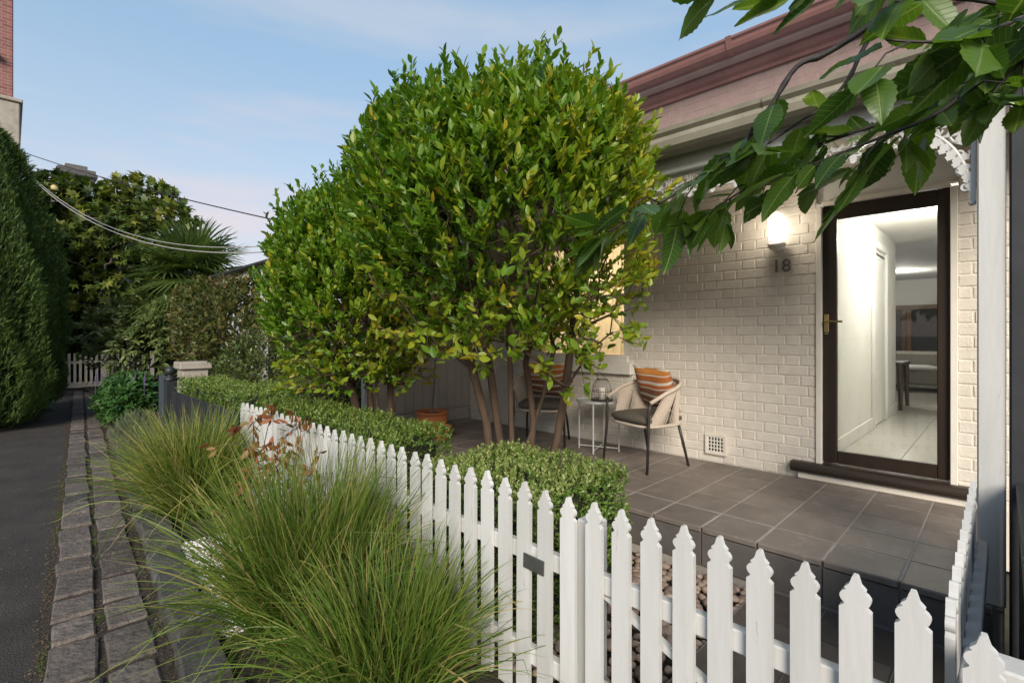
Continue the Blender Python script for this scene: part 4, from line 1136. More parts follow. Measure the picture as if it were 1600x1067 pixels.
def stripe_mat():
    m, n, l, b = nodes_of('striped_cushion_fabric')
    tcx = n.new('ShaderNodeTexCoord'); sp = n.new('ShaderNodeSeparateXYZ'); l.new(tcx.outputs['Object'], sp.inputs[0])
    mr = n.new('ShaderNodeMapRange'); mr.inputs[1].default_value = -0.225; mr.inputs[2].default_value = 0.225
    l.new(sp.outputs['Y'], mr.inputs[0])
    rp = n.new('ShaderNodeValToRGB'); rp.color_ramp.interpolation = 'CONSTANT'
    W_ = (0.66, 0.60, 0.50); O = (0.46, 0.14, 0.035); T_ = (0.26, 0.10, 0.05); G = (0.50, 0.20, 0.035)
    st = [(0, W_), (0.08, T_), (0.20, W_), (0.235, T_), (0.36, W_), (0.42, T_), (0.55, W_), (0.575, O), (0.66, W_), (0.72, O), (0.84, W_), (0.865, G), (0.95, W_)]
    els = rp.color_ramp.elements
    els[0].position = 0; els[0].color = (*W_, 1); els[1].position = st[1][0]; els[1].color = (*st[1][1], 1)
    for p, c in st[2:]:
        q = els.new(p); q.color = (*c, 1)
    l.new(mr.outputs[0], rp.inputs[0])
    nz_ = n.new('ShaderNodeTexNoise'); nz_.inputs['Scale'].default_value = 60
    l.new(tcx.outputs['Object'], nz_.inputs['Vector'])
    mm = n.new('ShaderNodeMix'); mm.data_type = 'RGBA'; mm.blend_type = 'MULTIPLY'; mm.inputs['Factor'].default_value = 0.45
    l.new(rp.outputs[0], mm.inputs[6]); l.new(nz_.outputs['Color'], mm.inputs[7])
    l.new(mm.outputs[2], b.inputs['Base Color']); b.inputs['Roughness'].default_value = 0.9
    bp = n.new('ShaderNodeBump'); bp.inputs['Strength'].default_value = 0.4; bp.inputs['Distance'].default_value = 0.003
    n2 = n.new('ShaderNodeTexNoise'); n2.inputs['Scale'].default_value = 220; l.new(tcx.outputs['Object'], n2.inputs['Vector'])
    l.new(n2.outputs['Fac'], bp.inputs['Height']); l.new(bp.outputs['Normal'], b.inputs['Normal'])
    return m
M['stripe'] = stripe_mat()
def pillow_mesh(sz=0.45, th=0.075, n=20):
    vs, fs = [], []
    for side in (1, -1):
        for i in range(n + 1):
            for j in range(n + 1):
                u, v = -1 + 2 * i / n, -1 + 2 * j / n
                h = max(0, (1 - u * u) * (1 - v * v)) ** 0.42
                pin = 1 - 0.10 * (1 - v * v) * abs(u) ** 3
                pin2 = 1 - 0.10 * (1 - u * u) * abs(v) ** 3
                w = 0.008 * math.sin(5 * u + 3 * v) * h
                vs.append((u * sz / 2 * pin, v * sz / 2 * pin2, side * (th * h + 0.001) + w))
    m_ = (n + 1) ** 2
    for s_ in range(2):
        for i in range(n):
            for j in range(n):
                a = s_ * m_ + i * (n + 1) + j
                q = (a, a + n + 1, a + n + 2, a + 1)
                fs.append(q if s_ == 0 else q[::-1])
    return MB().add(vs, fs).mesh('cushion', True)
pm = pillow_mesh()
def cushion(chair, ang, label, lean=66, twist=0.10, back=0.135):
    # leans on the back of the chair: local axes x across, y up the cushion, z out of its face
    Rm = Matrix.Rotation(ang, 4, 'Z') @ Matrix.Rotation(twist, 4, 'Y') @ Matrix.Rotation(R(lean), 4, 'X') @ Matrix.Rotation(R(9), 4, 'Z')
    fx, fy = -math.sin(ang), math.cos(ang)
    o = put('cushion', pm, M['stripe'], None, (chair[0] - fx * back, chair[1] - fy * back, VZ + 0.475 + 0.232))
    o.rotation_euler = Rm.to_euler()
    return tag(o, label, 'cushion', 'striped cushions')
cushion(CH1, A1, 'orange, rust and white striped cushion leaning in the chair nearer the door')
cushion(CH2, A2, 'orange striped cushion half hidden behind tree leaves, in the far chair')

TX, TY = 4.40, 3.06
tbl = thing('side_table', (TX, TY, VZ), 'small round white metal table between the two rope chairs', 'table')
MB().lathe([(0, 0.512), (0.235, 0.512), (0.235, 0.530), (0.228, 0.530), (0.226, 0.519), (0, 0.519)], (TX, TY, VZ), 40).build('tabletop', M['white_paint'], tbl)
for k in range(4):
    a = R(20 + 90 * k)
    MB().tube([(TX + 0.215 * math.cos(a), TY + 0.215 * math.sin(a), VZ), (TX + 0.215 * math.cos(a), TY + 0.215 * math.sin(a), VZ + 0.512)], 0.0085, 8).build('leg', M['white_paint'], tbl)
for k in range(2):
    a = R(20 + 90 * k); c, s_ = 0.21 * math.cos(a), 0.21 * math.sin(a)
    MB().tube([(TX - c, TY - s_, VZ + 0.03 + k * 0.003), (TX + c, TY + s_, VZ + 0.03 + k * 0.003)], 0.007, 8).build('crossbar', M['white_paint'], tbl)
lt = thing('wire_lantern', (TX, TY, VZ + 0.52), 'dark wire lantern holding a white candle on the side table', 'lantern')
LX, LY, LZ = TX + 0.03, TY - 0.02, VZ + 0.521
MB().lathe([(0, 0), (0.115, 0), (0.118, 0.006), (0.112, 0.014), (0, 0.014)], (LX, LY, LZ), 28).build('base', M['bronze'], lt)
mb = MB()
wp = [(0.112, 0.012), (0.108, 0.07), (0.096, 0.13), (0.078, 0.19), (0.058, 0.225)]
for k in range(26):
    a = 2 * math.pi * k / 26
    mb.tube([(LX + r_ * math.cos(a), LY + r_ * math.sin(a), LZ + z) for r_, z in wp], 0.0016, 4, cap=False)
for r_, z in (wp[-1], (0.103, 0.10)):
    mb.tube([(LX + r_ * math.cos(2 * math.pi * k / 24), LY + r_ * math.sin(2 * math.pi * k / 24), LZ + z) for k in range(24)], 0.0034, 6, closed=True)
mb.build('wire_cage', M['bronze'], lt)
MB().tube([(LX + 0.058 * math.cos(t), LY + 0.058 * math.sin(t) * 0.7 - 0.0, LZ + 0.225 + 0.075 * math.sin(t)) for t in [R(180 * k / 12) for k in range(13)]], 0.0028, 6).build('handle', M['bronze'], lt)
cd = thing('candle', (LX, LY, LZ + 0.014), 'white pillar candle inside the wire lantern', 'candle')
MB().lathe([(0, 0), (0.036, 0), (0.036, 0.118), (0.032, 0.124), (0, 0.120)], (LX, LY, LZ + 0.0145), 20).build('wax', M['wax'], cd, True)
MB().tube([(LX, LY, LZ + 0.132), (LX + 0.002, LY, LZ + 0.15)], 0.0012, 5).build('wick', M['wire'], cd)

def pot(name, c, r0, h, label):
    t = thing(name, (c[0], c[1], VZ), label, 'pot', 'terracotta pots on the verandah')
    MB().lathe([(0, 0), (r0 * 0.72, 0), (r0 * 0.90, h * 0.3), (r0 * 0.98, h * 0.6), (r0 * 0.93, h * 0.80), (r0 * 0.90, h * 0.84), (r0, h * 0.88), (r0 * 1.03, h * 0.94), (r0, h), (r0 * 0.9, h),
                (r0 * 0.86, h * 0.93), (r0 * 0.84, h * 0.80), (0, h * 0.79)], (c[0], c[1], VZ), 36).build('bowl', M['terracotta'], t, True)
    MB().lathe([(0, 0.004), (r0 * 0.84, 0), (r0 * 0.84, -0.01), (0, -0.01)], (c[0], c[1], VZ + h * 0.85), 24).build('soil', M['soil'], t)
    return t
PC = (3.70, 5.06)
pot('terracotta_pot', PC, 0.205, 0.275, 'large terracotta pot holding a bare young tree by the board wall')
pot('terracotta_pot', (3.55, 4.66), 0.115, 0.16, 'small terracotta pot low beside the larger pot')
yt = thing('young_tree', (PC[0], PC[1], VZ + 0.22), 'bare young tree with thin grey stem in the large terracotta pot', 'tree')
stem = [(PC[0], PC[1], VZ + 0.21), (PC[0] + 0.02, PC[1] - 0.01, VZ + 0.55), (PC[0] + 0.03, PC[1] - 0.03, VZ + 0.88), (PC[0] + 0.035, PC[1] - 0.03, VZ + 1.02)]
ends = np.array([PC[0], PC[1], VZ + 1.35]) + rng.normal(0, 1, (34, 3)) * np.array([0.28, 0.28, 0.20])
ends[:, 2] = np.maximum(ends[:, 2], VZ + 1.02)
wood, _, _ = grow(ends, [stem], 0.0028, 0.42, 0.2, 0.03, 5, 0.09)
wood.build('trunk', M['grey_bark'], yt, True)
tp = ends[::2]
v, f, t_ = leaves(*shoots(tp, rdir(len(tp)) + [0, 0, .4], 3, 0.045, 0.45, 0.9, 0.03, 0.25, 0.2))
put('foliage', npmesh('foliage', v, f, t_), M['lf_lav'], yt)
MB().box((PC[0] + 0.025, PC[1] - 0.03, VZ + 0.40), (0.05, 0.006, 0.13), 0.003, rz=0.7).build('plant_tag', M['white_paint'], yt)

# ------------------------------------------------------------------ the two clipped trees
def crown_points(n, c, rad, lump=0.10, inner=0.5, zlow=-0.95, seed=3, low_keep=0.20, sprout=0.0):
    r_ = np.random.default_rng(seed)
    lobes = unit(r_.normal(size=(16, 3)))
    U = unit(r_.normal(size=(n * 3, 3)))
    U = U[U[:, 2] > zlow]
    keep = r_.uniform(size=len(U)) < np.clip(0.66 + 0.85 * U[:, 2], low_keep, 1.0)
    U = U[keep][:n]
    d = U @ lobes.T
    rr = 1 - lump + lump * 1.6 * np.maximum(0, np.max(d, 1) - 0.55) / 0.45
    depth = 1 - inner * r_.uniform(size=len(U)) ** 2.6
    P = np.array(c) + U * np.array(rad) * (rr * depth)[:, None]
    if sprout:
        far = (r_.uniform(size=len(U)) < 0.16) & (depth > 0.9) & (U[:, 2] > -0.2)
        P = P + np.where(far[:, None], (U * 0.5 + np.array([0, 0, 0.8])) * r_.uniform(0.03, sprout, (len(U), 1)), 0)
    return P, U, depth

def clipped_tree(name, base, centre, rad, n_shoot, label, seed, extra=(), n_parts=0, cut=True, spread_b=0.16, n_trunk=5, trunks=None, n_skirt=250):
    t = thing(name, (base[0], base[1], 0.07), label, 'tree', 'clipped multi-stemmed trees in the front garden')
    P, U, depth = crown_points(n_shoot, centre, rad, lump=0.24, seed=seed, sprout=0.15)
    if cut:                                        # pruned clear of the verandah gutter
        ok = ~((P[:, 0] > 2.84) & (P[:, 2] > 2.2)) & (P[:, 0] < 3.5)
        P, U, depth = P[ok], U[ok], depth[ok]
    ax = U * 0.75 + np.array([0, 0, 0.85]) + rng.normal(0, 0.28, P.shape)
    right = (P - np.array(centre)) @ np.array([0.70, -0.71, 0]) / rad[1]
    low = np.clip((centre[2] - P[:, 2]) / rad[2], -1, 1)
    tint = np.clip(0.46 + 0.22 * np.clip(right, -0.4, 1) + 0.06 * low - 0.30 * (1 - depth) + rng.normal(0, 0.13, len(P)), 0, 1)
    per = 10
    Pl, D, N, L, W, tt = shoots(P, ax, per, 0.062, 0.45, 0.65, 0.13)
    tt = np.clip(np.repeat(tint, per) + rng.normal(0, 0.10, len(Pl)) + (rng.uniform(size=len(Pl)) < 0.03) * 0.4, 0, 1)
    # thin lower skirt of drooping shoots
    rq = np.random.default_rng(seed + 9)
    aq = rq.uniform(0, 2 * np.pi, n_skirt); rr_ = rq.uniform(0.35, 0.95, n_skirt)
    Q = np.stack([centre[0] + rad[0] * rr_ * np.cos(aq), centre[1] + rad[1] * rr_ * np.sin(aq), centre[2] - rad[2] * rq.uniform(0.60, 1.10, n_skirt)], 1)
    Q = Q[Q[:, 0] < 3.1]
    axq = np.stack([np.cos(aq), np.sin(aq), rq.uniform(-0.3, 0.7, n_skirt)], 1)[:len(Q)]
    S2 = shoots(Q, axq + rq.normal(0, 0.4, axq.shape), 6, 0.070, 0.48, 0.9, 0.11, 0.58, 0.16)
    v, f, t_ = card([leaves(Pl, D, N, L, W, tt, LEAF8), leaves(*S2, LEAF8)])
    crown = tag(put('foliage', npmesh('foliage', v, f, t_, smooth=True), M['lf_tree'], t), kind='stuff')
    # wood
    r_ = np.random.default_rng(seed + 5)
    sel = r_.choice(len(P), min(430, len(P)), replace=False)
    lowsel = np.where(low > 0.25)[0]
    ends = [P[sel] - U[sel] * 0.05, P[r_.choice(lowsel, min(160, len(lowsel)), replace=False)]]
    inner = np.array(centre) + unit(r_.normal(size=(170, 3))) * np.array(rad) * r_.uniform(0.35, 0.9, (170, 1))
    inner = inner[(inner[:, 2] > centre[2] - rad[2] * 0.75) & (inner[:, 0] < 2.95)]
    ends.append(inner)
    ul = unit(r_.normal(size=(1300, 3))); ul = ul[ul[:, 2] < -0.05]
    tang = np.array(centre) + ul * np.array(rad) * np.array([1, 1, 1.1]) * r_.uniform(0.45, 0.98, (len(ul), 1))
    tang = tang[tang[:, 0] < 3.2]; ends.append(tang)
    ends.append(Q)
    if len(extra): ends.append(np.array([e_[0] for e_ in extra]))
    wood, pos, rd_ = grow(np.concatenate(ends), trunks, 0.0026, 0.42, 0.30, 0.04, 4, 0.13, 0.042)
    wood.build('trunk', M['bark'], t, True)
    # hanging sprays with leaves one can pick out: every leaf its own part
    if len(extra):
        one = []
        for kk in range(4):
            vv, ff, _ = leaves(np.zeros((1, 3)), np.array([[0, 1.0, 0]]), np.array([[0, 0.1 * kk, 1.0]]), 1.0, 0.42 + 0.05 * kk, np.array([0.5]), LEAF8)
            me = npmesh('leaf', vv, ff, np.full(len(vv), 0.45 + 0.11 * kk), smooth=True); me.materials.append(M['lf_tree']); one.append(me)
        tw = MB()
        for p, nl, spread_ in extra:
            d = np.array(p) - np.array(centre); d[2] = -0.15; d = d / np.linalg.norm(d)
            tips = [np.array(p) + rng.normal(0, spread_, 3) for _ in range(max(1, nl // 7))]
            for q in tips:
                tw.tube([p, (np.array(p) + q) / 2 + [0, 0, 0.02], q], 0.0022, 4, cap=False)
                for k in range(7):
                    b_ = q - (q - np.array(p)) * (k / 9.0)
                    dd = d * 0.6 + rdir(1)[0] * 0.9 + np.array([0, 0, 0.15]); dd /= np.linalg.norm(dd)
                    nn = np.array([-0.45, -0.45, 0.9]) + rdir(1)[0] * 0.5
                    x = np.cross(dd, nn); x /= np.linalg.norm(x); zz = np.cross(x, dd)
                    Rm = Matrix((x, dd, zz)).transposed()
                    o = put('leaf', one[rng.integers(0, 4)], None, t, tuple(b_), Rm.to_euler())
                    s_ = 0.078 * rng.uniform(0.6, 1.2); o.scale = (s_, s_, s_)
        tag(tw.build('twig', M['bark'], t, True), kind='stuff')
    return t

def stems(base, spec):
    """trunk polylines: (foot offset), (mid offset, z), (top offset, z)"""
    out = []
    for pts in spec:
        out.append([(base[0] + a * 0.8, base[1] + b * 0.8, z) for a, b, z in pts])
    return out
BA = (2.66, 2.62)
# offsets along the picture's left-right are (+x,-y)
trA = stems(BA, [
    [(-0.13, 0.13, 0.02), (-0.14, 0.15, 0.5), (-0.18, 0.17, 0.95), (-0.26, 0.28, 1.35), (-0.42, 0.42, 1.75), (-0.55, 0.60, 2.2)],
    [(-0.06, 0.09, 0.02), (-0.05, 0.08, 0.6), (-0.09, 0.13, 1.0), (-0.16, 0.16, 1.4), (-0.22, 0.20, 1.9), (-0.25, 0.30, 2.5)],
    [(0.00, -0.01, 0.02), (0.00, 0.0, 0.6), (0.0, 0.03, 1.0), (-0.02, 0.02, 1.45), (-0.05, -0.02, 2.0), (-0.08, -0.08, 2.7)],
    [(0.12, -0.13, 0.02), (0.10, -0.12, 0.55), (0.13, -0.14, 0.98), (0.09, -0.08, 1.4), (0.08, -0.22, 1.85), (0.02, -0.40, 2.4)],
    [(0.20, -0.20, 0.02), (0.22, -0.23, 0.5), (0.29, -0.30, 0.85), (0.33, -0.36, 1.2), (0.28, -0.48, 1.6), (0.15, -0.66, 2.1)],
    [(-0.10, 0.02, 0.02), (-0.02, -0.04, 0.55), (0.10, -0.13, 0.85), (0.22, -0.18, 1.15), (0.36, -0.20, 1.5)],
])
sprA = [((2.02, 2.44, 1.62), 28, 0.07), ((2.16, 2.60, 1.52), 21, 0.07), ((2.30, 2.10, 1.56), 28, 0.08), ((2.42, 2.12, 1.42), 21, 0.06), ((2.20, 2.30, 1.72), 21, 0.08),
        ((2.62, 1.98, 1.50), 21, 0.07), ((2.70, 2.02, 1.40), 28, 0.06), ((2.90, 1.80, 1.62), 21, 0.08), ((2.30, 2.46, 1.36), 14, 0.05), ((2.72, 2.16, 1.24), 14, 0.04), ((2.05, 2.20, 1.85), 14, 0.08)]
clipped_tree('clipped_tree', BA, (2.46, 2.52, 2.50), (0.93, 1.08, 0.93), 5600, 'large round-headed tree with five brown trunks in front of the chairs', 11, sprA, trunks=trA)
BB = (2.55, 4.42)
trB = stems(BB, [
    [(-0.10, 0.12, 0.02), (-0.12, 0.14, 0.6), (-0.20, 0.22, 1.1), (-0.34, 0.34, 1.6), (-0.42, 0.46, 2.0)],
    [(-0.02, 0.03, 0.02), (-0.03, 0.03, 0.7), (-0.05, 0.08, 1.2), (-0.10, 0.08, 1.7), (-0.12, 0.1, 2.3)],
    [(0.04, -0.02, 0.02), (0.02, -0.01, 0.7), (0.01, 0.0, 1.2), (0.04, -0.06, 1.7), (0.05, -0.1, 2.2)],
    [(0.15, -0.12, 0.02), (0.15, -0.13, 0.7), (0.13, -0.12, 1.15), (0.18, -0.2, 1.6), (0.22, -0.34, 2.0)],
])
sprB = [((2.02, 4.75, 1.50), 28, 0.08), ((1.95, 4.95, 1.66), 28, 0.09), ((2.10, 4.40, 1.38), 28, 0.08), ((1.98, 4.30, 1.62), 21, 0.08)]
clipped_tree('clipped_tree', BB, (2.36, 4.46, 2.06), (0.78, 0.90, 0.87), 3800, 'smaller clipped tree further down the garden beside the board wall', 23, sprB, trunks=trB)

# ------------------------------------------------------------------ hedges
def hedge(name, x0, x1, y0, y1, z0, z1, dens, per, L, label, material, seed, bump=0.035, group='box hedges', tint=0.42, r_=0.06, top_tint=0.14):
    t = thing(name, ((x0 + x1) / 2, (y0 + y1) / 2, z0), label, 'hedge', group)
    rg = np.random.default_rng(seed)
    faces = [('t', (x1 - x0) * (y1 - y0)), ('-x', (y1 - y0) * (z1 - z0)), ('+x', (y1 - y0) * (z1 - z0)), ('-y', (x1 - x0) * (z1 - z0)), ('+y', (x1 - x0) * (z1 - z0))]
    Ps, Ns = [], []
    for f, a in faces:
        n = int(a * dens); u, v = rg.uniform(size=n), rg.uniform(size=n)
        X = x0 + u * (x1 - x0); Y = y0 + (v if f in ('t',) else u) * (y1 - y0); Z = z0 + v * (z1 - z0)
        if f == 't': P = np.stack([X, Y, np.full(n, z1)], 1); N = [0, 0, 1]
        elif f[1] == 'x': P = np.stack([np.full(n, x0 if f[0] == '-' else x1), Y, Z], 1); N = [-1 if f[0] == '-' else 1, 0, 0]
        else: P = np.stack([X, np.full(n, y0 if f[0] == '-' else y1), Z], 1); N = [0, -1 if f[0] == '-' else 1, 0]
        Ps.append(P); Ns.append(np.tile(np.array(N, float), (n, 1)))
    P, N = np.concatenate(Ps), np.concatenate(Ns)
    # round the edges and make the clipped surface uneven
    lo, hi = np.array([x0, y0, -9]) + r_, np.array([x1, y1, z1]) - r_
    C = np.clip(P, lo, hi); d = P - C
    ln = np.linalg.norm(d, axis=1, keepdims=True)
    Nn = np.where(ln > 1e-6, d / np.maximum(ln, 1e-6), N)
    wob = np.sin(P[:, 0] * 9 + seed) * np.sin(P[:, 1] * 7.3 + seed * 2) * 0.5 + np.sin(P[:, 1] * 17 + P[:, 2] * 13) * 0.3 + rg.normal(0, 0.35, len(P))
    P = C + Nn * r_ + Nn * (bump * wob)[:, None] - Nn * (rg.uniform(size=len(P)) ** 3 * 0.07)[:, None]
    ax = Nn * 0.7 + [0, 0, 0.6] + rg.normal(0, 0.35, P.shape)
    Pl, D, Nl, Ll, W, tt = shoots(P, ax, per, L, 0.52, 0.9, L * 1.9, tint, 0.15, 0.12)
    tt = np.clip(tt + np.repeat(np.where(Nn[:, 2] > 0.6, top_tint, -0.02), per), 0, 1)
    v, f, t_ = leaves(Pl, D, Nl, Ll, W, tt)
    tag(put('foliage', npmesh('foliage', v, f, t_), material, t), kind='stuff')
    MB().box(((x0 + x1) / 2, (y0 + y1) / 2, (z0 + z1) / 2 - 0.04), (x1 - x0 - 0.13, y1 - y0 - 0.13, z1 - z0 - 0.09), 0.05).build('light_block_core', M['hedge_core'], t)  # solid dark box added behind the leaves to block light through the hedge
    return t
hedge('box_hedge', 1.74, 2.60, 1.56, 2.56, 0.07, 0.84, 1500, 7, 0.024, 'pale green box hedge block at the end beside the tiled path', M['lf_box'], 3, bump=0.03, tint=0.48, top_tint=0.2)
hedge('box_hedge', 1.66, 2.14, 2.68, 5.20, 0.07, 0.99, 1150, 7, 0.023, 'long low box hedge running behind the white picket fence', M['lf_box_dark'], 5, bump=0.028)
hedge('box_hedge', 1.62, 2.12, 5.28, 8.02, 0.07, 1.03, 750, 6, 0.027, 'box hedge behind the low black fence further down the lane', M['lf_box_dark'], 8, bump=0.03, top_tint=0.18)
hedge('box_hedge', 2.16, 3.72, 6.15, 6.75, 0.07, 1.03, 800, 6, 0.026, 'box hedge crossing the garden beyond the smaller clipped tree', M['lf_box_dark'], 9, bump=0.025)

# ------------------------------------------------------------------ grass tufts and small plants in the lane bed
def tuft(c, n, L, r0, label, seed, lean=0.62, tint=0.42, wid=0.0042, z0=0.065, side=None):
    t = thing('grass_tuft', (c[0], c[1], z0), label, 'grass', 'strappy grass tufts in the lane bed')
    rg = np.random.default_rng(seed)
    seg = 8
    az = rg.uniform(0, 2 * np.pi, n); th = np.abs(rg.normal(0, lean * 0.62, n)) + 0.03
    rb = r0 * np.sqrt(rg.uniform(size=n)); ab = az + rg.normal(0, 0.9, n)
    B = np.stack([c[0] + rb * np.cos(ab), c[1] + rb * np.sin(ab), np.full(n, z0)], 1)
    ln = L * rg.uniform(0.5, 1.12, n)
    droop = rg.uniform(0.15, 1.5, n) * (0.30 + th)
    pts = [B]; ang = th.copy(); cur = B.copy()
    kink = np.where(rg.uniform(size=n) < 0.12, rg.integers(3, 7, n), 99)
    for k in range(seg):
        ang = ang + droop / seg * (0.5 + 1.2 * k / seg) + np.where(kink == k, rg.uniform(0.7, 1.6, n), 0)
        d = np.stack([np.sin(ang) * np.cos(az), np.sin(ang) * np.sin(az), np.cos(ang)], 1)
        cur = cur + d * (ln / seg)[:, None]
        cur[:, 2] = np.maximum(cur[:, 2], z0 + 0.01)
        pts.append(cur.copy())
        az = az + rg.normal(0, 0.03, n)
    pts = np.stack(pts, 1)                                    # n, seg+1, 3
    tan = np.gradient(pts, axis=1)
    sidev = np.cross(tan, unit(rg.normal(size=(n, 1, 3)))); sidev = unit(sidev)
    w = wid * rg.uniform(0.6, 1.3, (n, 1)) * np.array([0.75, 0.95, 1, 1, .95, .85, .65, .4, .08])[None]
    Lft, Rgt = pts - sidev * w[..., None] * 0.5, pts + sidev * w[..., None] * 0.5
    V = np.stack([Lft, Rgt], 2).reshape(n, -1, 3)
    k = 2 * (seg + 1)
    q = np.array([(2 * i, 2 * i + 1, 2 * i + 3, 2 * i + 2) for i in range(seg)])
    F = (np.arange(n) * k)[:, None, None] + q[None]
    tn = np.clip(rg.normal(tint, 0.2, n) + np.where(rg.uniform(size=n) < 0.08, 0.45, 0), 0, 1)
    grad = np.linspace(-0.08, 0.10, seg + 1)
    T = np.clip(tn[:, None] + np.repeat(grad, 2)[None], 0, 1)
    tag(put('blades', npmesh('blades', V.reshape(-1, 3), F.reshape(-1, 4), T.ravel(), smooth=True), M['lf_grass'], t), kind='stuff')
    return t
tuft((1.10, 2.55), 2800, 0.98, 0.24, 'biggest strappy green grass tuft, in the middle foreground against the fence', 41, lean=0.50, wid=0.0068, tint=0.37)
tuft((1.10, 1.82), 1900, 0.70, 0.20, 'strappy grass tuft at the bottom edge, nearest the viewer', 42, lean=0.52, tint=0.34, wid=0.0064)
tuft((1.14, 5.00), 2600, 0.92, 0.22, 'rounded yellow-green grass tuft further down the stone kerb', 43, lean=0.56, tint=0.48, wid=0.0078)

def sprig_plant(name, c, ends, trunks, L, wr, per, material, label, cat, group=None, droop=0.2, tint=0.5, tvar=0.25, bark='bark', tip=0.0022, shape=LEAF4, spread=0.8, back=0.08, part='foliage', axes=None, stuff=True, bias=0.25, seg=0.10, power=0.45):
    t = thing(name, c, label, cat, group)
    wood, pos, rd_ = grow(ends, trunks, tip, power, bias, 0.02, 5, seg)
    wood.build('stem' if cat != 'tree' else 'trunk', M[bark], t, True)
    ax = axes if axes is not None else unit(ends - np.array(c)) + [0, 0, 0.3]
    v, f, t_ = leaves(*shoots(ends, ax, per, L, wr, spread, back, tint, tvar, 0.0, droop), shape)
    tag(put(part, npmesh(part, v, f, t_), material, t), kind='stuff')
    return t
# russet shrub, half bare, against the fence: every leaf its own part
rs = thing('russet_shrub', (1.40, 3.62, 0.065), 'thin shrub with russet brown leaves between two grass tufts and the fence', 'shrub')
RC = np.array([1.38, 3.62, 0.66])
e1 = RC + rng.normal(0, 1, (49, 3)) * [0.10, 0.27, 0.20] + [-0.02, 0.05, 0.06]
e1[:, 0] = np.minimum(e1[:, 0], 1.50); e1[:, 2] = np.clip(e1[:, 2], 0.3, 1.02)
wood, _, _ = grow(e1, [[(1.40, 3.62, 0.03), (1.39, 3.62, 0.35), (1.38, 3.60, 0.55)], [(1.42, 3.70, 0.03), (1.40, 3.78, 0.4), (1.40, 3.82, 0.6)]], 0.0022, 0.4, 0.25, 0.02, 5, 0.1)
wood.build('stem', M['dark_bark'], rs, True)
red = []
for kk in range(4):
    vv, ff, _ = leaves(np.zeros((1, 3)), np.array([[0, 1.0, 0]]), np.array([[0, 0, 1.0]]), 1.0, 0.28 + 0.04 * kk, np.array([0.5]), LEAF8)
    me = npmesh('leaf', vv, ff, np.full(len(vv), (0.15, 0.4, 0.65, 0.85)[kk]), smooth=True); me.materials.append(M['lf_red']); red.append(me)
for p in e1:
    for k in range(6):
        dd = rdir(1)[0] * 0.8 + np.array([-0.25, -0.2, -0.35]); dd /= np.linalg.norm(dd)
        nn = rdir(1)[0]; x = np.cross(dd, nn); x /= np.linalg.norm(x); zz = np.cross(x, dd)
        o = put('leaf', red[rng.integers(0, 4)], None, rs, tuple(p + rng.normal(0, 0.018, 3)), Matrix((x, dd, zz)).transposed().to_euler())
        s_ = 0.086 * rng.uniform(0.6, 1.2); o.scale = (s_, s_, s_)

def bushy(name, c, rad, n, L, wr, per, material, label, cat, seed, group=None, droop=0.2, tint=0.45, tvar=0.2, shape=LEAF4, bark='bark', foot=None, lump=0.2, inner=0.55, spread=0.85, back=0.1, up=0.4, nb=70, zlow=-0.9, stemr=0.0035, power=0.45, flat=0.0):
    """a shrub or tree crown: lumpy ellipsoid of leafy shoots on grown wood"""
    P, U, depth = crown_points(n, c, rad, lump=lump, inner=inner, zlow=zlow, seed=seed, low_keep=0.3)
    foot = foot or (c[0], c[1], 0.0)
    t = thing(name, foot, label, cat, group)
    r_ = np.random.default_rng(seed)
    sel = r_.choice(len(P), min(nb, len(P)), replace=False)
    z1 = c[2] - rad[2] * 0.45
    tr = [[foot, (foot[0] * .6 + c[0] * .4, foot[1] * .6 + c[1] * .4, foot[2] + (z1 - foot[2]) * 0.6), (c[0], c[1], max(z1, foot[2] + 0.1))]]
    wood, _, _ = grow(P[sel], tr, stemr, power, 0.3, 0.03, 5, 0.2)
    wood.build('trunk' if cat == 'tree' else 'stem', M[bark], t, True)
    ax = U + [0, 0, up] + r_.normal(0, 0.3, P.shape)
    ax[:, 2] *= (1 - flat)
    Pl, D, N, Ls, W, tt = shoots(P, ax, per, L, wr, spread, back, tint, tvar, 0.0, droop)
    N = N + np.array([0, 0, 0.8])
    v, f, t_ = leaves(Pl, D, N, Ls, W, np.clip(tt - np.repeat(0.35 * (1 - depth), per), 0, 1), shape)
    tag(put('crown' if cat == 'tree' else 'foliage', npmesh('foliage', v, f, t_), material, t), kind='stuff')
    return t
bushy('lavender', (1.16, 6.75, 0.30), (0.36, 0.55, 0.30), 900, 0.06, 0.10, 7, M['lf_lav'], 'grey-green lavender clump behind the yellow-green grass tuft', 'shrub', 51, spread=0.35, up=1.0, nb=40)
bushy('lavender', (1.22, 8.2, 0.27), (0.28, 0.60, 0.30), 900, 0.06, 0.10, 7, M['lf_lav'], 'grey-green lavender clump next to the black fence post', 'shrub', 52, spread=0.35, up=1.0, nb=40)
sv_ = bushy('salvia', (1.42, 10.6, 0.48), (0.42, 0.80, 0.46), 950, 0.10, 0.5, 7, M['lf_salvia'], 'leafy green salvia with purple flower spikes at the far end of the kerb', 'shrub', 53, nb=50, droop=0.35)
for k in range(9):
    x, y = 1.42 + random.gauss(0, .22), 10.5 + random.gauss(0, .5)
    z = 0.84 + random.uniform(-.06, .10)
    MB().tube([(x, y, z - 0.25), (x, y, z - 0.12), (x + .004, y, z), (x + .01, y, z + 0.12)], [0.003, 0.004, 0.015, 0.003], 6).build('flower_spike', M['purple'], sv_)
bushy('fern', (-0.05, 13.2, 0.28), (0.40, 0.8, 0.34), 260, 0.30, 0.16, 6, M['lf_salvia'], 'dark strappy plant at the foot of the left conifers', 'plant', 54, spread=0.6, up=0.8, droop=0.9, nb=10, back=0.02, tint=0.25)

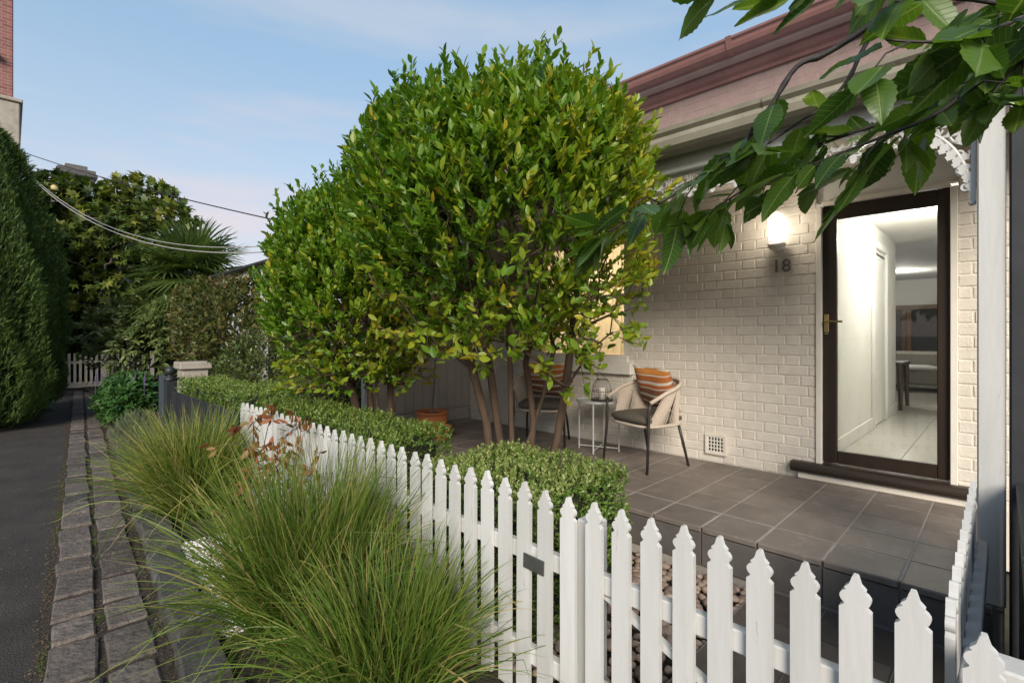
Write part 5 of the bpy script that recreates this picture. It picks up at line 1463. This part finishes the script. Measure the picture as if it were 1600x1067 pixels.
# ------------------------------------------------------------------ the low black fence further on, its post, the stone letter pillar
bf = thing('black_fence', (FX, 6.6, 0.07), 'low black paling fence beyond the white pickets', 'fence')
bp_ = MB().box((0, 0, 0), (0.018, 0.082, 0.80), 0.003).mesh('paling'); bp_.materials.append(M['black_fence'])
for k in range(29): put('paling', bp_, None, bf, (FX + random.uniform(-.003, .003), 5.24 + k * 0.096, 0.46))
for zz in (0.25, 0.75): MB().box((FX + 0.03, 6.6, zz), (0.036, 2.78, 0.06), 0.004).build('rail', M['black_fence'], bf)
pf = thing('fence_post', (FX, 8.08, 0.0), 'black fence post with a ball finial at the end of the black fence', 'post')
MB().box((FX, 8.08, 0.50), (0.115, 0.115, 1.0), 0.008).build('shaft', M['black_fence'], pf)
MB().lathe([(0.0, -0.02), (0.07, -0.015), (0.075, 0.0), (0.05, 0.03), (0.028, 0.045), (0.032, 0.06), (0.056, 0.085), (0.062, 0.115), (0.05, 0.15), (0.025, 0.17), (0, 0.175)], (FX, 8.08, 1.005), 20).build('finial', M['black_fence'], pf, True)
gp = thing('slate_gate', (FX - 0.02, 8.55, 0.05), 'narrow slate-grey boarded gate just past the ball-topped post', 'gate')
gb = MB().box((0, 0, 0), (0.03, 0.14, 0.98), 0.004).mesh('plank'); gb.materials.append(M['slate_post'])
for k in range(3): put('plank', gb, None, gp, (FX - 0.02, 8.24 + k * 0.144, 0.55))
for zz in (0.25, 0.85): MB().box((FX + 0.01, 8.385, zz), (0.03, 0.42, 0.07), 0.004).build('rail', M['slate_post'], gp)
lp = thing('letter_pillar', (2.12, 9.45, 0.0), 'square rendered letterbox pillar showing above the far hedge', 'pillar')
MB().box((2.12, 9.45, 0.53), (0.36, 0.36, 1.06), 0.01).build('shaft', M['stone'], lp)
MB().box((2.12, 9.45, 1.115), (0.45, 0.45, 0.115), 0.012).build('cap', M['stone'], lp)
MB().box((1.935, 9.45, 0.9), (0.012, 0.22, 0.05), 0.003).build('slot', M['black_fence'], lp)

# gate across the end of the lane
ga = lane(19.6, -1.15)
gate = thing('lane_gate', lane(19.6, 0, 0), 'cream picket gate closing the far end of the lane', 'gate')
gpk = MB().box((0, 0, 0), (0.066, 0.02, 0.92), 0.004).mesh('picket'); gpk.materials.append(M['gate_paint'])
rz = math.atan2(LN.y, LN.x)
k = 0; t_ = -1.35
while t_ < 1.7:
    arch = 0.05 * math.cos((t_ + 0.2) * 1.3)
    x, y, _ = lane(19.6, t_)
    put('picket', gpk, None, gate, (x, y, 0.56 + arch), (0, 0, rz)); t_ += 0.125; k += 1
for zz, hh in ((0.13, 0.17), (0.80, 0.08)):
    x, y, _ = lane(19.63, 0.175)
    MB().box((x, y, zz), (3.1, 0.035, hh), 0.004, rz=rz).build('rail', M['gate_paint'], gate)
for tt_ in (-1.42, 0.58, 1.76):
    x, y, _ = lane(19.62, tt_)
    MB().box((x, y, 0.55), (0.11, 0.11, 1.1), 0.006, rz=rz).build('post', M['gate_paint'], gate)

# ------------------------------------------------------------------ background planting
def cypress(c, r0, h, n, label, seed, tint=0.4, z0=0.15):
    t = thing('cypress', (c[0], c[1], 0), label, 'tree', 'cypresses on the left of the lane')
    rg = np.random.default_rng(seed)
    z = z0 + (h - z0) * rg.uniform(size=n) ** 0.9
    a = rg.uniform(0, 2 * np.pi, n)
    q = (z - z0) / (h - z0)
    prof = np.minimum(1, (q * 7) ** 0.5 * 0.35 + 0.65) * np.clip(1 - q ** 5, 0, 1) ** 0.8
    ridge = 1 + 0.16 * np.sin(a * 5 + seed + z * 0.7) + 0.13 * np.sin(a * 11 + z * 2.6 + seed) + 0.07 * np.sin(z * 4.3 + a * 3)
    rr = r0 * prof * ridge * (1 - 0.30 * rg.uniform(size=n) ** 2.2)
    P = np.stack([c[0] + rr * np.cos(a), c[1] + rr * np.sin(a), z], 1)
    ax = np.stack([np.cos(a) * 0.55, np.sin(a) * 0.55, np.full(n, 1.0)], 1) + rg.normal(0, 0.22, (n, 3))
    dep = (ridge - 0.85)
    v, f, t_ = leaves(*shoots(P, ax, 5, 0.105, 0.15, 0.5, 0.10, tint, 0.2))
    tag(put('crown', npmesh('foliage', v, f, t_), M['lf_conifer'], t), kind='stuff')
    MB().tube([(c[0], c[1], -0.05), (c[0], c[1], h * 0.5), (c[0], c[1], h * 0.9)], [0.12, 0.08, 0.02], 8).build('trunk', M['bark'], t, True)
    MB().lathe([(0, z0 + 0.1), (r0 * 0.55, z0 + 0.15), (r0 * 0.66, h * 0.3), (r0 * 0.6, h * 0.6), (r0 * 0.35, h * 0.85), (0, h * 0.93)], (c[0], c[1], 0), 14).build('light_block_core', M['hedge_core'], t, True)  # same dark filler as the hedges, a solid added inside the sprays
    return t
cypress((-0.36, 12.2), 0.86, 5.3, 22000, 'tallest dark cypress at the left edge beneath the brick tower', 61)
cypress((0.17, 14.7), 0.68, 4.05, 16000, 'second cypress, shorter and brighter green, right of the tallest one', 62, tint=0.5)
cypress((-0.55, 16.6), 0.8, 5.9, 5000, 'cypress behind, reaching up beside the brick tower', 63)
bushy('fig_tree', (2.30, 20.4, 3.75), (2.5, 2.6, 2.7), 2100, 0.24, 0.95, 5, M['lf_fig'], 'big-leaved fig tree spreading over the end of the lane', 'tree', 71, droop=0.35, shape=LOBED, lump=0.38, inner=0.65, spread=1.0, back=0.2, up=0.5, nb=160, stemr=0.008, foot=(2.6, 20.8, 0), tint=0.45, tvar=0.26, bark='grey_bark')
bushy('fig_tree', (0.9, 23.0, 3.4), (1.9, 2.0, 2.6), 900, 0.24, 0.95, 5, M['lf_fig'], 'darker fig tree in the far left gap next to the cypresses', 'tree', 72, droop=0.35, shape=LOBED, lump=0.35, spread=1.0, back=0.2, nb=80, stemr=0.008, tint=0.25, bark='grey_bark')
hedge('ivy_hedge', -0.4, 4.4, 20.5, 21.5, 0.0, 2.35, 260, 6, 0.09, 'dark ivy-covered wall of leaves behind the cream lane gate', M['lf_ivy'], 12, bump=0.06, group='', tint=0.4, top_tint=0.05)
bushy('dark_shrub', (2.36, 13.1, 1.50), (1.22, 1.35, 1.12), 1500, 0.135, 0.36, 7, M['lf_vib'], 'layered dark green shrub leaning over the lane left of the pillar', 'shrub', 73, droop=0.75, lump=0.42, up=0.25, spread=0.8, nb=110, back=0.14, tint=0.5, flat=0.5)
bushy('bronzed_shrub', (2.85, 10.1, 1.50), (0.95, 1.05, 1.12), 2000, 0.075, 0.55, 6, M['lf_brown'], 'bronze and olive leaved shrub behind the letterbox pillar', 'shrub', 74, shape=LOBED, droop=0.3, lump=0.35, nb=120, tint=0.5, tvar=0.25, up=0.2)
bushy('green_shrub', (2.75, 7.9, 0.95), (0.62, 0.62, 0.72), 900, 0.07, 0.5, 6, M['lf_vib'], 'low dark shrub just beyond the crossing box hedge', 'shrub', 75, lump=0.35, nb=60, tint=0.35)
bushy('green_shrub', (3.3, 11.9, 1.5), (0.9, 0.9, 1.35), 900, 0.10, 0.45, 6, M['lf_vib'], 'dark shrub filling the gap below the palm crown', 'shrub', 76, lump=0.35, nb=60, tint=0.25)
# fan palm
pc = np.array([2.90, 12.9, 2.95])
pl = thing('fan_palm', (2.90, 12.9, 0), 'fan palm with spiky round fronds above the dark shrubs', 'tree')
MB().tube([(2.90, 12.9, 0), (2.90, 12.9, 1.5), (pc[0], pc[1], pc[2])], [0.13, 0.11, 0.10], 10).build('trunk', M['bark'], pl, True)
prg = random.Random(5)
for k in range(26):
    az = k * 2.39996 + prg.uniform(-.2, .2)
    el = R(78 - 118 * (k / 25.0))
    d = Vector((math.cos(az) * math.cos(el), math.sin(az) * math.cos(el), math.sin(el)))
    stalk = 0.52 + prg.uniform(-.08, .1)
    hub = Vector(pc) + d * stalk
    mb = MB().tube([pc, Vector(pc) + d * stalk * 0.5 + Vector((0, 0, 0.03)), hub], [0.016, 0.012, 0.008], 5, cap=False)
    st = mb
    side = d.cross(Vector((0, 0, 1)));  side = side.normalized() if side.length > 0.1 else Vector((1, 0, 0))
    nrm = side.cross(d).normalized()
    Lf = prg.uniform(0.85, 1.05)
    vs, fs, tt = [], [], []
    nseg = 30
    for q in range(nseg):
        a = R(-138 + 276 * q / (nseg - 1))
        dd = (d * math.cos(a) + side * math.sin(a)).normalized()
        ss = dd.cross(nrm).normalized()
        l_ = Lf * (0.70 + 0.30 * math.cos(a * 0.6)) * prg.uniform(0.9, 1.06)
        dr = 0.10 + 0.16 * prg.random()
        w = 0.026
        b0 = len(vs)
        pts = [(0.02, 0.006), (0.30, w * 0.95), (0.62, w * 0.85), (0.85, w * 0.5), (1.0, 0.003)]
        for s_, ww in pts:
            c_ = hub + dd * (l_ * s_) - Vector((0, 0, 1)) * (dr * l_ * s_ ** 3) + nrm * (0.02 * (1 - s_))
            vs += [c_ - ss * ww, c_ + nrm * ww * -0.5, c_ + ss * ww]
            tt += [0.3 + 0.35 * prg.random()] * 3
        for i in range(len(pts) - 1):
            a0 = b0 + i * 3
            fs += [(a0, a0 + 1, a0 + 4, a0 + 3), (a0 + 1, a0 + 2, a0 + 5, a0 + 4)]
    fr = put('frond', npmesh('frond', np.array([tuple(p) for p in vs]), np.array(fs), np.array(tt)), M['lf_palm'], pl)
    st.build('stalk', M['lf_palm'], fr)

# ------------------------------------------------------------------ background buildings and wires
def brickwall_mat():
    m, n, l, b = nodes_of('far_red_brick')
    g = n.new('ShaderNodeTexCoord'); mpx = n.new('ShaderNodeMapping'); mpx.inputs['Rotation'].default_value = (R(90), 0, 0)
    sp = n.new('ShaderNodeSeparateXYZ'); cb_ = n.new('ShaderNodeCombineXYZ'); ad = n.new('ShaderNodeMath')
    l.new(g.outputs['Object'], sp.inputs[0]); l.new(sp.outputs['X'], ad.inputs[0]); l.new(sp.outputs['Y'], ad.inputs[1])
    l.new(ad.outputs[0], cb_.inputs['X']); l.new(sp.outputs['Z'], cb_.inputs['Y'])
    t = n.new('ShaderNodeTexBrick'); t.inputs['Scale'].default_value = 1; t.inputs['Brick Width'].default_value = 0.24; t.inputs['Row Height'].default_value = 0.086
    t.inputs['Mortar Size'].default_value = 0.008; t.inputs['Color1'].default_value = (0.25, 0.10, 0.085, 1); t.inputs['Color2'].default_value = (0.17, 0.065, 0.058, 1); t.inputs['Mortar'].default_value = (0.27, 0.19, 0.165, 1)
    l.new(cb_.outputs[0], t.inputs['Vector']); l.new(t.outputs['Color'], b.inputs['Base Color']); b.inputs['Roughness'].default_value = 0.85
    bp = n.new('ShaderNodeBump'); bp.inputs['Strength'].default_value = 0.5; bp.inputs['Distance'].default_value = 0.01; bp.invert = True
    l.new(t.outputs['Fac'], bp.inputs['Height']); l.new(bp.outputs['Normal'], b.inputs['Normal'])
    return m
M['far_brick'] = brickwall_mat()
bt = thing('brick_building', (-2.5, 20.5, 0), 'tall red brick building rising at the left edge above the cypresses', 'building')
MB().box((-2.92, 20.5, 6.5), (6.0, 4.0, 13.0), 0.02).build('wall', M['far_brick'], bt)
MB().box((-2.90, 20.5, 3.85), (6.22, 4.2, 7.7), 0.03).build('base', M['stone'], bt)
MB().box((-2.89, 20.5, 7.75), (6.30, 4.3, 0.10), 0.02).build('cornice', M['stone'], bt)
w_ = MB().box((-0.9, 18.46, 9.9), (1.1, 0.16, 2.0), 0.02).build('window', M['stone'], bt)
MB().box((-0.9, 18.37, 9.9), (0.9, 0.02, 1.8)).build('pane', M['dark_glass'], w_)
MB().box((-0.9, 18.40, 8.85), (1.4, 0.26, 0.12), 0.02).build('sill', M['stone'], w_)
fl = thing('bracket_lamp', (0.52, 18.9, 5.7), 'small yellowish lamp on an arm beside the brick building', 'lamp')
MB().tube([(0.46, 19.0, 5.60), (0.62, 18.95, 5.62), (0.80, 18.9, 5.66)], 0.015, 6).build('arm', M['wire'], fl)
MB().lathe([(0.0, -0.06), (0.12, -0.06), (0.10, 0.04), (0.03, 0.10), (0, 0.10)], (0.88, 18.88, 5.70), 12).build('shade', mat('yellowed_shade', (0.55, 0.45, 0.2), 0.6), fl, True)

hc = thing('rendered_house', (3.0, 29, 0), 'old rendered house behind the fig tree, only its chimney showing', 'house')
MB().box((3.0, 29.5, 2.2), (6.5, 6.0, 4.4), 0.03).build('wall', M['stone'], hc)
MB().prism([(-0.6, 4.4), (6.6, 4.4), (3.0, 6.0)], 'y', 26.2, 32.8).build('roof', M['iron_roof'], hc)
ch = MB().box((1.95, 27.4, 6.0), (0.95, 0.75, 4.0), 0.02).build('chimney', M['stone'], hc)
MB().box((1.95, 27.4, 8.05), (1.10, 0.90, 0.14), 0.02).box((1.95, 27.4, 8.20), (1.32, 1.10, 0.16), 0.03).box((1.95, 27.4, 8.35), (1.20, 1.0, 0.14), 0.02).box((1.95, 27.4, 8.50), (0.7, 0.6, 0.22), 0.02).build('chimney_cap', M['stone'], ch)

nh = thing('neighbour_house', (4.9, 9.8, 0), 'next-door house with a galvanised verandah roof behind the palm', 'house')
MB().box((7.0, 9.9, 1.75), (4.4, 7.4, 3.5), 0.02).build('wall', M['house_cream'], nh)
mb = MB()
y = 6.3
while y < 13.4:
    for a, b, za, zb in ((0, .038, 0, .018), (.038, .076, .018, 0)):
        mb.add([(3.05, y + a, 2.86 + za), (3.05, y + b, 2.86 + zb), (4.8, y + b, 3.55 + zb), (4.8, y + a, 3.55 + za)], [(0, 1, 2, 3)])
        mb.add([(4.8, y + a, 3.58 + za), (4.8, y + b, 3.58 + zb), (7.2, y + b, 4.75 + zb), (7.2, y + a, 4.75 + za)], [(0, 1, 2, 3)])
    y += 0.076
mb.build('roof', M['iron_roof'], nh)
MB().box((3.12, 9.85, 2.74), (0.06, 7.1, 0.18), 0.005).build('beam', M['house_cream'], nh)
MB().box((3.03, 9.85, 2.83), (0.10, 7.1, 0.07), 0.02).build('gutter', M['charcoal'], nh)
for yy in (6.45, 9.2, 12.9): MB().box((3.14, yy, 1.3), (0.10, 0.10, 2.7), 0.006).build('post', M['white_paint'], nh)
w_ = MB().box((4.79, 8.6, 1.9), (0.06, 1.2, 1.6), 0.01).build('window', M['white_paint'], nh)
MB().box((4.755, 8.6, 1.9), (0.02, 1.0, 1.4)).build('pane', M['dark_glass'], w_)
MB().box((3.95, 9.85, 0.2), (1.75, 7.0, 0.36), 0.01).build('verandah_floor', M['tile_dark'], nh)

def cable(name, a, b, sag, r, material, label):
    a, b = Vector(a), Vector(b)
    pts = [a.lerp(b, t) - Vector((0, 0, sag * 4 * t * (1 - t))) for t in [k / 28 for k in range(29)]]
    return tag(MB().tube(pts, r, 6).build(name, material, None, True), label, 'cable', 'overhead service cables')
cable('cable', (0.1, 20.2, 6.95), (3.1, 6.5, 3.0), 0.12, 0.011, M['wire'], 'topmost black overhead cable crossing the sky straight')
cable('cable', (0.1, 19.6, 6.5), (3.05, 6.6, 2.84), 0.95, 0.010, M['pale_wire'], 'pale overhead cable sagging lowest in front of the fig tree')
cable('cable', (0.0, 19.9, 6.75), (3.08, 6.7, 2.95), 1.0, 0.008, M['pale_wire'], 'thinner pale cable sagging just above the lowest one')
# ------------------------------------------------------------------ overhanging cherry branch
ct = thing('cherry_tree', (1.5, -1.25, 0), 'cherry branch with large serrated leaves hanging into the top right corner', 'tree')
BR = {
'a': [(1.60, -0.45, 2.62), (1.612, 0.077, 2.547), (1.562, 0.156, 2.453), (1.538, 0.223, 2.394), (1.488, 0.33, 2.328), (1.458, 0.389, 2.306), (1.443, 0.447, 2.218), (1.43, 0.517, 2.13), (1.404, 0.586, 2.069), (1.362, 0.671, 2.015), (1.311, 0.765, 1.957), (1.27, 0.85, 1.912)],
'b': [(1.538, 0.223, 2.394), (1.492, 0.255, 2.3), (1.482, 0.28, 2.241), (1.465, 0.325, 2.186), (1.442, 0.377, 2.154), (1.416, 0.446, 2.107)],
'c': [(1.48, -0.45, 2.30), (1.465, -0.13, 2.289), (1.5, -0.065, 2.261), (1.538, 0.01, 2.228), (1.535, 0.084, 2.182), (1.526, 0.164, 2.131), (1.523, 0.267, 2.121), (1.486, 0.389, 2.086), (1.455, 0.492, 2.024), (1.407, 0.597, 1.954)],
'd': [(1.538, 0.01, 2.228), (1.438, 0.068, 2.114), (1.389, 0.117, 2.066), (1.379, 0.171, 2.05), (1.368, 0.252, 2.03), (1.341, 0.351, 2.0)],
'e': [(1.612, 0.077, 2.547), (1.416, 0.175, 2.43), (1.269, 0.281, 2.375), (1.148, 0.375, 2.33), (1.07, 0.426, 2.34)],
'f': [(1.5, -0.065, 2.261), (1.452, -0.046, 2.191), (1.425, -0.018, 2.14), (1.398, 0.009, 2.10), (1.38, 0.027, 2.06)],
'g': [(1.5, -0.065, 2.261), (1.328, 0.009, 2.233), (1.259, 0.078, 2.243), (1.216, 0.151, 2.251)],
'h': [(1.48, -0.45, 2.30), (1.40, -0.12, 2.24), (1.27, 0.02, 2.16), (1.20, 0.09, 2.14), (1.17, 0.16, 2.16)],
}
MB().tube([(1.5, -1.25, -0.05), (1.49, -1.15, 1.0), (1.50, -1.0, 1.9), (1.52, -0.7, 2.3), (1.48, -0.45, 2.30)], [0.09, 0.075, 0.06, 0.04, 0.012], 10).build('trunk', M['dark_bark'], ct, True)
MB().tube([(1.50, -1.0, 1.9), (1.58, -0.75, 2.45), (1.60, -0.45, 2.62)], [0.05, 0.03, 0.012], 8).build('branch', M['dark_bark'], ct, True)
def bend(pl, n=4):
    P = [Vector(p) for p in pl]; out = []
    for i in range(len(P) - 1):
        p0, p1, p2, p3 = P[max(i - 1, 0)], P[i], P[i + 1], P[min(i + 2, len(P) - 1)]
        for k in range(n):
            t = k / n
            out.append(0.5 * ((2 * p1) + (p2 - p0) * t + (2 * p0 - 5 * p1 + 4 * p2 - p3) * t * t + (3 * p1 - p0 - 3 * p2 + p3) * t ** 3))
    out.append(P[-1]); return out
bw_ = {'a': (0.0105, 0.0022), 'b': (0.0062, 0.002), 'c': (0.010, 0.002), 'd': (0.006, 0.002), 'e': (0.006, 0.002), 'f': (0.004, 0.002), 'g': (0.005, 0.002), 'h': (0.005, 0.002)}
curves = {}
for key, pts in BR.items():
    c_ = bend(pts); curves[key] = c_
    r0, r1 = bw_[key]
    rad = [(r0 + (r1 - r0) * i / (len(c_) - 1)) * (1 + (0.28 if i % 5 == 2 else 0) + random.uniform(-.06, .06)) for i in range(len(c_))]
    MB().tube(c_, rad, 8).build('branch', M['dark_bark'], ct, True)
def cherry_leaf(seed):
    r_ = random.Random(seed)
    n, m_ = 15, 3
    vs, fs, uvs = [], [], []
    curlx, curly = r_.uniform(0.10, 0.45), r_.uniform(-0.28, 0.12)
    tw = r_.uniform(-0.25, 0.25); wv = r_.uniform(0.01, 0.03)
    for i in range(n + 1):
        s_ = i / n
        w = 0.285 * (math.sin(math.pi * s_ ** 0.82) ** 0.80) * (1 - 0.22 * s_) + 0.004 if 0 < i < n else 0.003
        if s_ > 0.84: w *= 0.72 + 0.28 * (1 - (s_ - 0.84) / 0.16)
        w *= 1 + (0.07 if i % 2 else -0.04)
        for j in range(-m_, m_ + 1):
            u = j / m_
            x = u * w
            z = curlx * abs(x) * 0.9 - 0.35 * abs(x) ** 2 + curly * s_ * s_ + tw * x * s_ + wv * math.sin(9 * s_ + 2 * u + seed) * abs(u)
            vs.append((x, s_, z)); uvs.append((x, s_))
    q = 2 * m_ + 1
    for i in range(n):
        for j in range(2 * m_):
            a = i * q + j
            fs.append((a, a + 1, a + q + 1, a + q))
    # stalk
    k0 = len(vs)
    for dx_ in (-0.007, 0.007): vs += [(dx_, -0.18, 0.0), (dx_, 0.01, 0.002)]; uvs += [(0.0, 0), (0.0, 0)]
    fs.append((k0, k0 + 2, k0 + 3, k0 + 1))
    me = MB().add(vs, fs).mesh('leaf', True)
    uvl = me.uv_layers.new(name='UVMap')
    for lp_ in me.loops: uvl.data[lp_.index].uv = uvs[lp_.vertex_index]
    me.materials.append(M['lf_cherry']); return me
cl_m = [cherry_leaf(k) for k in range(9)]
lr = random.Random(21)
def place_leaf(p, d, nrm, s_):
    d = Vector(d).normalized()
    for f_ in (0.3, 0.6, 0.9, 1.15):
        if (Vector(p) + d * s_ * f_ - Vector((1.42, 0.43, 1.865))).length < 0.075: return   # leaves thinned here
    x = d.cross(Vector(nrm)).normalized(); z = x.cross(d)
    Rm = Matrix((x, d, z)).transposed()
    o = put('leaf', lr.choice(cl_m), None, ct, tuple(Vector(p) + d * s_ * 0.17), Rm.to_euler()); o.scale = (s_, s_, s_)
n_leaf = 0
def along(c_, s_):
    acc = 0
    for i in range(len(c_) - 1):
        l_ = (c_[i + 1] - c_[i]).length
        if acc + l_ >= s_ or i == len(c_) - 2:
            return c_[i].lerp(c_[i + 1], min(1, (s_ - acc) / max(l_, 1e-6))), (c_[i + 1] - c_[i]).normalized()
        acc += l_
for key, (lo, hi, step, sz, tw_every) in {'a': (0.64, 1.0, 0.026, 0.130, 4), 'b': (0.40, 1.0, 0.036, 0.108, 3), 'c': (0.22, 1.0, 0.025, 0.120, 3), 'd': (0.12, 1.0, 0.027, 0.118, 3),
                                    'e': (0.22, 1.0, 0.034, 0.132, 4), 'f': (0.1, 1.0, 0.028, 0.112, 4), 'g': (0.15, 1.0, 0.030, 0.118, 4), 'h': (0.35, 1.0, 0.030, 0.122, 4)}.items():
    c_ = curves[key]
    tot = sum((c_[i + 1] - c_[i]).length for i in range(len(c_) - 1))
    s_ = lo * tot; side_s = 1; q = 0
    while s_ <= hi * tot + 1e-6:
        p, tg = along(c_, s_)
        sd = tg.cross(Vector((0, 0, 1))).normalized() * side_s
        d = tg * lr.uniform(0.2, 1.0) + sd * lr.uniform(0.15, 0.9) + Vector((0, 0, lr.uniform(-1.0, 0.35)))
        nrm = Vector((0, 0, 1)) + sd * lr.uniform(-.3, .6) + Vector((lr.gauss(0, .45), lr.gauss(0, .45), 0))
        if q % tw_every == tw_every - 1:
            ln_ = lr.uniform(0.06, 0.13); d.normalize()
            e0 = p + d * ln_ + Vector((0, 0, -0.15 * ln_))
            MB().tube([p, p + d * ln_ * 0.55 + Vector((0, 0, 0.01)), e0], [0.0026, 0.002, 0.0014], 6).build('twig', M['dark_bark'], ct, True)
            for f_ in (0.55, 0.8, 1.0):
                dd = d * lr.uniform(0.4, 1.0) + Vector((lr.gauss(0, .5), lr.gauss(0, .5), lr.uniform(-.9, .2)))
                place_leaf(p.lerp(e0, f_), dd, Vector((lr.gauss(0, .4), lr.gauss(0, .4), 1)), sz * lr.uniform(0.62, 1.2)); n_leaf += 1
        else:
            place_leaf(p, d, nrm, sz * lr.uniform(0.6, 1.22)); n_leaf += 1
        q += 1; side_s = -side_s; s_ += step * lr.uniform(0.6, 1.4)
for key in ('a', 'c', 'd', 'e', 'b', 'a'):
    tg = (curves[key][-1] - curves[key][-3]).normalized()
    for k in range(3): place_leaf(curves[key][-1], tg + Vector((lr.gauss(0, .4), lr.gauss(0, .4), lr.uniform(-.6, .1))), Vector((lr.gauss(0, .3), lr.gauss(0, .3), 1)), 0.135 * lr.uniform(.8, 1.15))
print('cherry leaves', n_leaf, 'objects', len(bpy.data.objects), 'tris', sum(len(me.loops) - 2 * len(me.polygons) for me in bpy.data.meshes))
